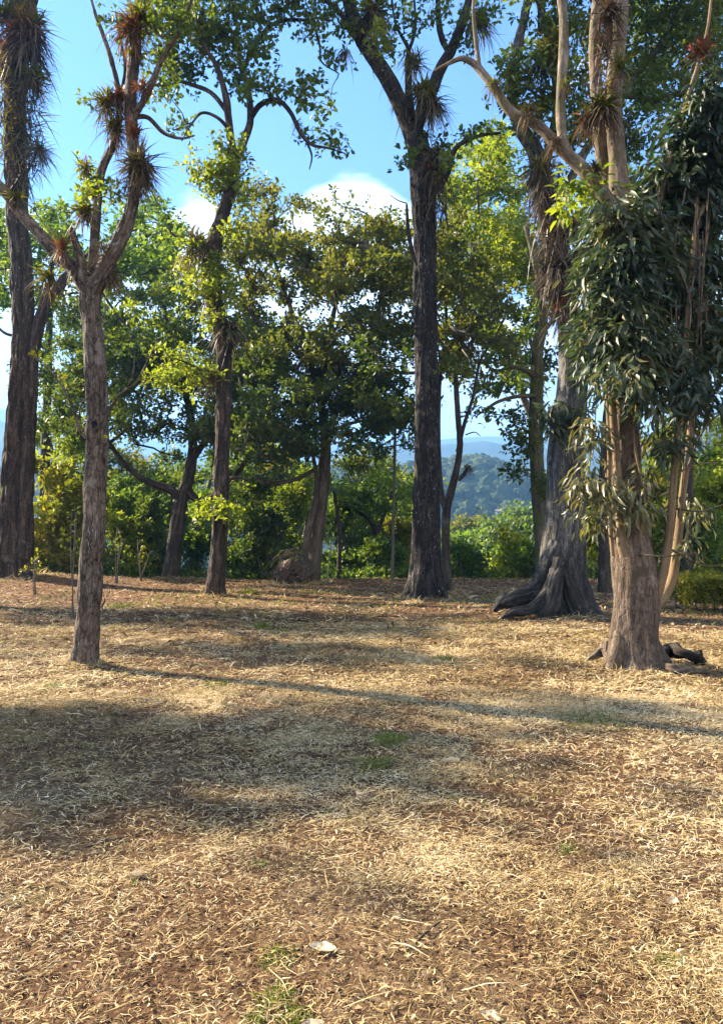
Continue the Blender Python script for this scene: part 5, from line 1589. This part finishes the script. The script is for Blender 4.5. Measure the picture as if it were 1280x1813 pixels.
V4, Q4 = tri2quad(V, Fc)
mb = MB()
s = .50 + .85 * fbm(V4 * 3.2 + 4, 4) - .6 * np.clip(fbm(V4 * 5 + 9, 2) - .5, 0, 1) * 2
v = V4 * s[:, None] * np.array([.68, .5, .46]) + c + np.array([0, 0, -.10])
mb.add(v, Q4, .4, v * 1.0)
mb.build('root_ball', M['dead_wood'], st)
rb = MB()
r = np.random.default_rng(8)
for i in range(64):
    d = unit(r.normal(size=3) + np.array([0, -.7, .1]))
    p = c + d * np.array([.60, .50, .52]) * r.uniform(1.0, 1.22)
    tn = unit(np.cross(d, r.normal(size=3)))
    limb(rb, np.array([p - tn * .25, p + d * .07, p + tn * .22 + d * .10, p + tn * r.uniform(.3, .6) + d * r.uniform(.0, .3) + [0, 0, -.05]]), [.012, .020, .016, .005], sides=8, step=.06, bark=.005)
rb.build('roots', M['bark_trunk'], st)


def log(name, pts, rad, label, cat, mat='dead_wood', Y=None, sides=20, group=None):
    P = np.array(pts, float)
    mb = MB()
    limb(mb, P, rad, sides=sides, step=.03, bark=max(rad) * .55, bscale=13, wob=.7)
    return tag(mb.build(name, M[mat], origin=P[0]), label, cat, group)


def gl(px, py, up=0.05, dY=0):
    p = Gp(px, py); p[1] += dY
    p[2] = float(H(p[0], p[1])) + up
    return p


log('rotten_log', [gl(1165, 1172, .10), gl(1185, 1170, .15), gl(1208, 1176, .13), gl(1236, 1178, .10), gl(1240, 1180, .06)], [.09, .13, .10, .12, .05], 'dark rotten log lying right of the gum tree base', 'log', 'bark_black')
log('rotten_log', [gl(1168, 1186, .05), gl(1195, 1192, .05), gl(1230, 1192, .04), gl(1262, 1196, .02)], [.05, .06, .05, .02], 'thin dark log in the shade below the rotten log', 'log')
log('broken_slab', [gl(1085, 1168, .16), gl(1066, 1168, .13), gl(1048, 1172, .07), gl(1034, 1170, .03)], [.05, .07, .05, .015], 'pale splintered slab leaning left of the gum tree base', 'dead wood', 'bark_pale')
log('broken_slab', [gl(1078, 1176, .06), gl(1070, 1168, .12), gl(1072, 1160, .16)], [.08, .08, .05], 'brown rotten chunk under the pale splintered slab', 'dead wood')
log('dead_branch', [gl(183, 1082, .02), gl(181, 1082, .12), gl(186, 1082, .22), gl(184, 1082, .36)], [.02, .028, .022, .008], 'dark upright dead branch beside the slender foreground trunk', 'dead branch', sides=10)
log('dead_branch', [gl(181, 1088, .02), gl(188, 1088, .10), gl(193, 1090, .03)], [.03, .03, .01], 'dark bent dead twig at the foot of the upright dead branch', 'dead branch', sides=10)
log('tree_stub', [gl(686, 1116, -.02), gl(687, 1116, .06), gl(686, 1116, .13)], [.018, .016, .006], 'tiny dark stub poking out of the middle of the clearing', 'stub', sides=10)

# saplings
def sapling(px, base, top, Y, label, seed, leafm='leaf_yellow', k=3):
    t = Tree('sapling', Y, (px, base), label, 'twig', 'bare saplings in the clearing', 'sapling', seed=seed)
    r = t.rng
    for i in range(k):
        q = r.normal(0, 14)
        t.limb([(px + i * 2, base, 0, 2.2 - i * .3), (px + q * .3, base * .65 + top * .35, r.normal(0, .1), 1.8), (px + q * .7 + r.normal(0, 3), base * .3 + top * .7, r.normal(0, .1), 1.3), (px + q * 1.3, top + abs(q) * 1.5, r.normal(0, .1), .7)], sides=8, step=.05, sink=.05)
    tp = t.cluster([(px, top + (base - top) * .25, 20, (base - top) * .28)], n=16)
    t.grow(tp, r0=.003, maxr=.008)
    t.leafy(tp[:9], leafm, n=4, L=.08, rad=.05)
    t.done()


sapling(128, 1095, 900, 14, 'spindly bare sapling close left of the slender foreground trunk', 1)
sapling(205, 1036, 930, 24, 'thin leafless sapling right of the slender foreground trunk', 2)
sapling(248, 1036, 950, 25, 'thin leafless sapling nearer the low forking tree', 3)
sapling(62, 1062, 985, 20, 'short sapling at the foot of the far left dark trunk', 4)


# ------------------------------------------------------------------ litter, straw, grass
def cover():
    r = np.random.default_rng(12)
    # straw: short curled dry blades, denser near the eye because only there do single blades show
    def scatter(n, d0, d1, p=1.0):
        d = (d0 ** (2 * p) + r.random(n) * (d1 ** (2 * p) - d0 ** (2 * p))) ** (.5 / p)
        a = r.uniform(-.62, .62, n)
        return d * np.sin(a), d * np.cos(a)
    mb = MB()
    for n, d0, d1, Lm, wm in ((120000, 1.6, 4.0, .030, .0032), (180000, 4.0, 8.0, .042, .0045), (110000, 8.0, 14.0, .075, .0085), (50000, 14, 29.0, .13, .015)):
        x, y = scatter(int(n * 1.7), d0, d1)
        # and a margin on either side of the open view
        mq = int(n * .55 * min(1.0, 6 / d1 + .25))
        dm = d0 * .5 + r.random(mq) * (d1 - d0 * .5)
        x = np.concatenate([x, np.where(r.random(mq) < .5, -1, 1) * (dm * .60 + 3.2 * r.random(mq) ** 1.3)])
        y = np.concatenate([y, dm * .82])
        p = np.stack([x, y, 0 * x], -1)
        den = .42 + 2.2 * (fbm(p * .55 + 3, 3) - .46) + 2.0 * (fbm(p * 2.6, 3) - .5) + 1.0 * (fbm(p * 7 + 40, 2) - .5)
        sx, sy = Gp(600, 1600)[:2]
        den = den - .80 * np.exp(-((x - sx) / .9) ** 2 - ((y - sy) / .9) ** 2) - .6 * np.exp(-((x - sx + 1.3) / .7) ** 2 - ((y - sy + .25) / .5) ** 2) - .5 * np.exp(-((x - sx - .35) / .5) ** 2 - ((y - 2.75) / .35) ** 2)
        den = den - .42 * np.clip((y - 12) / 8, 0, 1)
        keep = (r.random(len(x)) < np.clip(den, .17, 1)) & (y < 28.6)
        x, y = x[keep], y[keep]
        n = len(x)
        z = H(x, y)
        ang = r.normal(.15, .9, n) + np.where(r.random(n) < .5, 0, math.pi)
        d = np.stack([np.cos(ang), np.sin(ang), np.abs(r.normal(.0, .14, n))], -1)
        L = Lm * np.minimum(np.exp(r.normal(0, .42, n)), 2.2)
        tint = np.clip(.42 + .30 * r.normal(size=n) + .55 * (fbm(np.stack([x, y, 0 * x], -1) * .7 + 20, 2) - .5), 0, 1)
        ribbons(mb, np.stack([x, y, z + r.uniform(.002, .02, n)], -1), d, L, wm * np.exp(r.normal(0, .4, n)), r.uniform(-.02, .25, n) * np.clip(d[:, 2], 0, 1), tint, S=5, lat=r.normal(0, .45, n), fold=np.abs(r.normal(0, .09, n)), wig=r.normal(0, .12, n))
    for (bx, by, br) in [(152, 9.2, .17), (380, 19.4, .27), (750, 19, .52), (1120, 9.1, .36), (985, 15, .75), (30, 25, .85), (303, 28, .4), (556, 26, .35), (790, 21.5, .2), (518, 25.2, .6)]:
        b = Wp(bx, 1000, by)
        n = int(500 + 900 * br)
        a = r.uniform(0, 2 * math.pi, n); q = br * (1 + np.abs(r.normal(0, .45, n)))
        x, y = b[0] + q * np.cos(a), by + q * np.sin(a)
        d = np.stack([r.normal(size=n), r.normal(size=n), np.abs(r.normal(0, .35, n))], -1)
        k = .0009 * by
        ribbons(mb, np.stack([x, y, H(x, y) + r.uniform(0, .03, n) * np.exp(-(q / br - 1) * 2)], -1), d, (.03 + .006 * by) * np.exp(r.normal(0, .4, n)), k * np.exp(r.normal(0, .4, n)), r.uniform(0, .3, n), np.clip(.4 + .3 * r.normal(size=n), 0, 1), S=5, lat=r.normal(0, .5, n), wig=r.normal(0, .1, n))
    # a few longer stalks and torn strips among the short pieces
    x, y = scatter(2600, 1.8, 14)
    n = len(x); a = r.uniform(0, 2 * math.pi, n)
    ribbons(mb, np.stack([x, y, H(x, y) + .012], -1), np.stack([np.cos(a), np.sin(a), np.abs(r.normal(0, .08, n))], -1), r.uniform(.08, .22, n), .003 + .0008 * y * r.uniform(.4, 1.3, n), .02, np.clip(r.normal(.55, .3, n), 0, 1), S=6, lat=r.normal(0, .25, n), wig=r.normal(0, .05, n), fold=np.abs(r.normal(0, .04, n)))
    tag(mb.build('straw', M['straw']), 'curled dry straw littering the clearing', 'dry grass', kind='stuff')
    # broken leaves and chips
    mb = MB()
    for n, d0, d1, Lm in ((14000, 1.6, 5, .020), (26000, 5, 11, .034), (24000, 11, 29, .08)):
        x, y = scatter(n, d0, d1)
        k = y < 28.8
        x, y = x[k], y[k]; n = len(x)
        z = H(x, y)
        d = np.stack([r.normal(size=n), r.normal(size=n), r.normal(0, .25, n)], -1)
        L = Lm * np.minimum(np.exp(r.normal(0, .4, n)), 1.7)
        leaves(mb, np.stack([x, y, z + .008], -1), d, np.array([0, 0, 1.]) + r.normal(0, .45, (n, 3)), L, L * r.uniform(.3, .7, n), r.random(n))
    tag(mb.build('leaf_litter', M['litter']), 'brown crumbled leaf litter over the soil', 'leaf litter', kind='stuff')
    # sparse green and yellow blades
    mb = MB()
    x, y = scatter(9000, 2.0, 22)
    p = np.stack([x, y, 0 * x], -1)
    k = fbm(p * .8 + 31, 3) > .54
    x, y = x[k], y[k]; n = len(x)
    d = np.stack([r.normal(0, .6, n), r.normal(0, .6, n), r.uniform(.5, 1.2, n)], -1)
    ribbons(mb, np.stack([x, y, H(x, y)], -1), d, .05 + .007 * y * r.uniform(.5, 1.2, n), .004 + .0007 * y, r.uniform(.1, .6, n), r.random(n), S=4, lat=r.normal(0, .2, n))
    tag(mb.build('grass', M['grass_green']), 'sparse green grass blades among the straw', 'grass', kind='stuff')


cover()


def tuft(px, py, wpx, n, h, label, mat='grass_green'):
    g = Gp(px, py)
    r = np.random.default_rng(int(px + py * 3))
    w = wpx / F * g[1] / 2
    if py < 1400:
        n *= 3
    x = g[0] + np.clip(r.normal(0, .5, n), -.9, .9) * w; y = g[1] + np.clip(r.normal(0, .55, n), -1, 1) * w
    mb = MB()
    d = np.stack([r.normal(0, .7, n), r.normal(0, .7, n), r.uniform(.3, 1.0, n)], -1)
    ribbons(mb, np.stack([x, y, H(x, y)], -1), d, h * r.uniform(.5, 1.3, n), .0045 + .0004 * g[1], r.uniform(.2, .8, n), r.random(n), S=4, lat=r.normal(0, .2, n))
    tag(mb.build('grass_tuft', M[mat], origin=g), label, 'grass tuft', 'green tufts in the dry clearing')


tuft(490, 1682, 66, 190, .045, 'small bright green tuft left of the big pale fallen leaf')
tuft(492, 1748, 76, 190, .045, 'wide green tuft near the bottom edge left of centre')
tuft(525, 1785, 70, 170, .042, 'green tuft lowest in the picture, beside the bottom edge leaf')
tuft(455, 1785, 40, 120, .04, 'small green tuft at the bottom edge left of the lowest tuft')
tuft(1183, 1692, 44, 150, .05, 'yellow green tuft near the lower right corner')
tuft(460, 1521, 26, 70, .04, 'tiny green tuft in the bare earth below the broad shadow')
tuft(1005, 1497, 40, 90, .05, 'dull green tuft in the sunlit straw right of the shadow tips')
tuft(690, 1310, 60, 160, .12, 'upright green tuft in the broad shadow near the centre')
tuft(660, 1350, 70, 150, .09, 'grey green patch of grass in the middle of the broad shadow')
tuft(465, 1112, 26, 60, .28, 'slim upright grass clump in the far middle of the clearing')
tuft(445, 1052, 22, 60, .40, 'tall green clump at the far edge right of the slim dark trunk')
tuft(215, 1075, 40, 90, .20, 'yellow green tuft right behind the slender foreground trunk')
tuft(790, 1168, 36, 90, .15, 'green tuft on the small mound left of the gum tree')
tuft(835, 1140, 36, 90, .18, 'golden dry tuft on the sunlit strip below the buttress roots', 'straw')
tuft(1050, 1275, 120, 220, .10, 'long green grass patch in the streak of shade on the right')
tuft(385, 1212, 60, 160, .08, 'flat green tuft below the slender foreground trunk shadow')
tuft(95, 1215, 40, 120, .09, 'small green tuft in the sun at the left below the slender trunk')
tuft(730, 1068, 36, 80, .22, 'pale grass clump left of the black trunk foot', 'straw')
tuft(905, 1065, 20, 50, .22, 'green sprig growing on the left buttress root')


def fallen(px, py, wpx, label, tint=.7, curl=.35, ang=0.3):
    g = Gp(px, py)
    L = wpx / F * g[1]
    nu, nv = 14, 9
    u = np.linspace(0, 1, nu)[:, None]; w = np.linspace(-1, 1, nv)[None]
    half = .30 * L * np.sin(np.clip(u, 0, 1) * math.pi) ** .75 * (1 + .12 * np.sin(u * 17))
    x = (u - .5) * L + 0 * w; y = w * half
    z = curl * L * (np.abs(w) ** 1.6 * .35 + .25 * (u - .5) ** 2 + .05 * np.sin(u * 9 + w * 3)) + .008
    ca, sa = math.cos(ang), math.sin(ang)
    v = np.stack([x * ca - y * sa, x * sa + y * ca, z + 0 * x], -1) + g
    i = np.arange(nu - 1)[:, None] * nv; j = np.arange(nv - 1)[None]
    q = np.stack([i + j, i + nv + j, i + nv + j + 1, i + j + 1], -1)
    o_ = thing('fallen_leaf', g, label, 'fallen leaf', 'dry leaves lying on the ground')
    mb = MB(); mb.add(v.reshape(-1, 3), q, tint); mb.build('blade', M['dry_leaf'], o_)
    sb = MB()
    e = np.array([[-.5 * L, 0, .012], [-.62 * L, .02 * L, .02], [-.75 * L, .06 * L, .01]])
    e = np.stack([e[:, 0] * ca - e[:, 1] * sa, e[:, 0] * sa + e[:, 1] * ca, e[:, 2]], -1) + g
    limb(sb, e, [.0018, .0016, .001], sides=6, step=.005); sb.build('stalk', M['twig'], o_)


fallen(572, 1671, 48, 'big pale curled leaf on bare earth near the bottom centre', .9, ang=-.25)
fallen(870, 1788, 42, 'pale leaf at the bottom edge right of centre', .8, ang=-.5)
fallen(553, 1803, 44, 'tan leaf cut by the bottom edge of the picture', .6, ang=.3)
fallen(243, 1545, 26, 'folded straw coloured leaf in the sun at the lower left', .7, .9, ang=.5)
fallen(752, 1716, 18, 'small dark curled leaf on bare earth right of the big pale leaf', .0, 1.0, ang=1.2)
fallen(565, 1216, 18, 'whitish leaf on the streak of shade left of centre', 1.0, .6, ang=.1)
fallen(945, 1300, 16, 'small pale leaf in the sun above the right part of the clearing', .9, .6, ang=.4)
fallen(800, 1350, 28, 'curled brown leaf at the tip of the broad shadow', .3, .9, ang=.1)
fallen(216, 1228, 20, 'pale curled leaf in the sun right of the left shadow', .9, .6, ang=.7)
fallen(1190, 1590, 30, 'flat tan leaf in the straw at the lower right', .5, .4, ang=.9)

rs = np.random.default_rng(44)
WHERE = ['in the far middle of the clearing', 'near the foot of the tall black trunk', 'left of the buttress roots', 'in the dappled shade left of centre', 'on the sunlit strip right of the slender trunk', 'below the root ball', 'in front of the slim dark trunk', 'in the sun before the gum tree', 'in the broad shadow at the left', 'on bare earth in the lower left', 'in the straw at the lower right', 'near the bottom edge right of centre']
SP = [(600, 1100), (690, 1092), (870, 1110), (330, 1120), (330, 1180), (520, 1070), (370, 1090), (960, 1190), (180, 1330), (210, 1480), (1080, 1560), (760, 1640)]
for (px, py), wh in zip(SP, WHERE):
    a = Gp(px, py); L = (.25 + .02 * a[1]) * rs.uniform(.6, 1.2); th = rs.normal(0, .6)
    P = np.array([a + np.array([math.cos(th), math.sin(th), 0]) * L * k + rs.normal(0, .03 * L, 3) for k in (-.5, -.15, .2, .5)])
    P[:, 2] = H(P[:, 0], P[:, 1]) + .015
    w = .004 + .0007 * a[1]
    log('fallen_stick', P, [w * .6, w, w * .8, w * .3], 'thin dry stick lying ' + wh, 'stick', 'bark_far', sides=8, group='sticks lying in the clearing')

# ------------------------------------------------------------------ the air of the valley
mb = MB()
boxmb(mb, np.array([0, 0, 310]), (10800, 10800, 860))
hz = mb.build('haze', M['twig'], smooth=False)
m, nt, out = newmat('haze')
pv = nt.nodes.new('ShaderNodeVolumePrincipled')
pv.inputs['Color'].default_value = (0.20, 0.46, 0.95, 1)
pv.inputs['Density'].default_value = 0.00044
pv.inputs['Anisotropy'].default_value = 0.2
nt.links.new(pv.outputs[0], out.inputs['Volume'])
hz.data.materials.clear(); hz.data.materials.append(m)
tag(hz, 'pale blue haze hanging over the valley', 'haze', kind='stuff')

for o in bpy.data.objects:
    if '_org' in o:
        del o['_org']
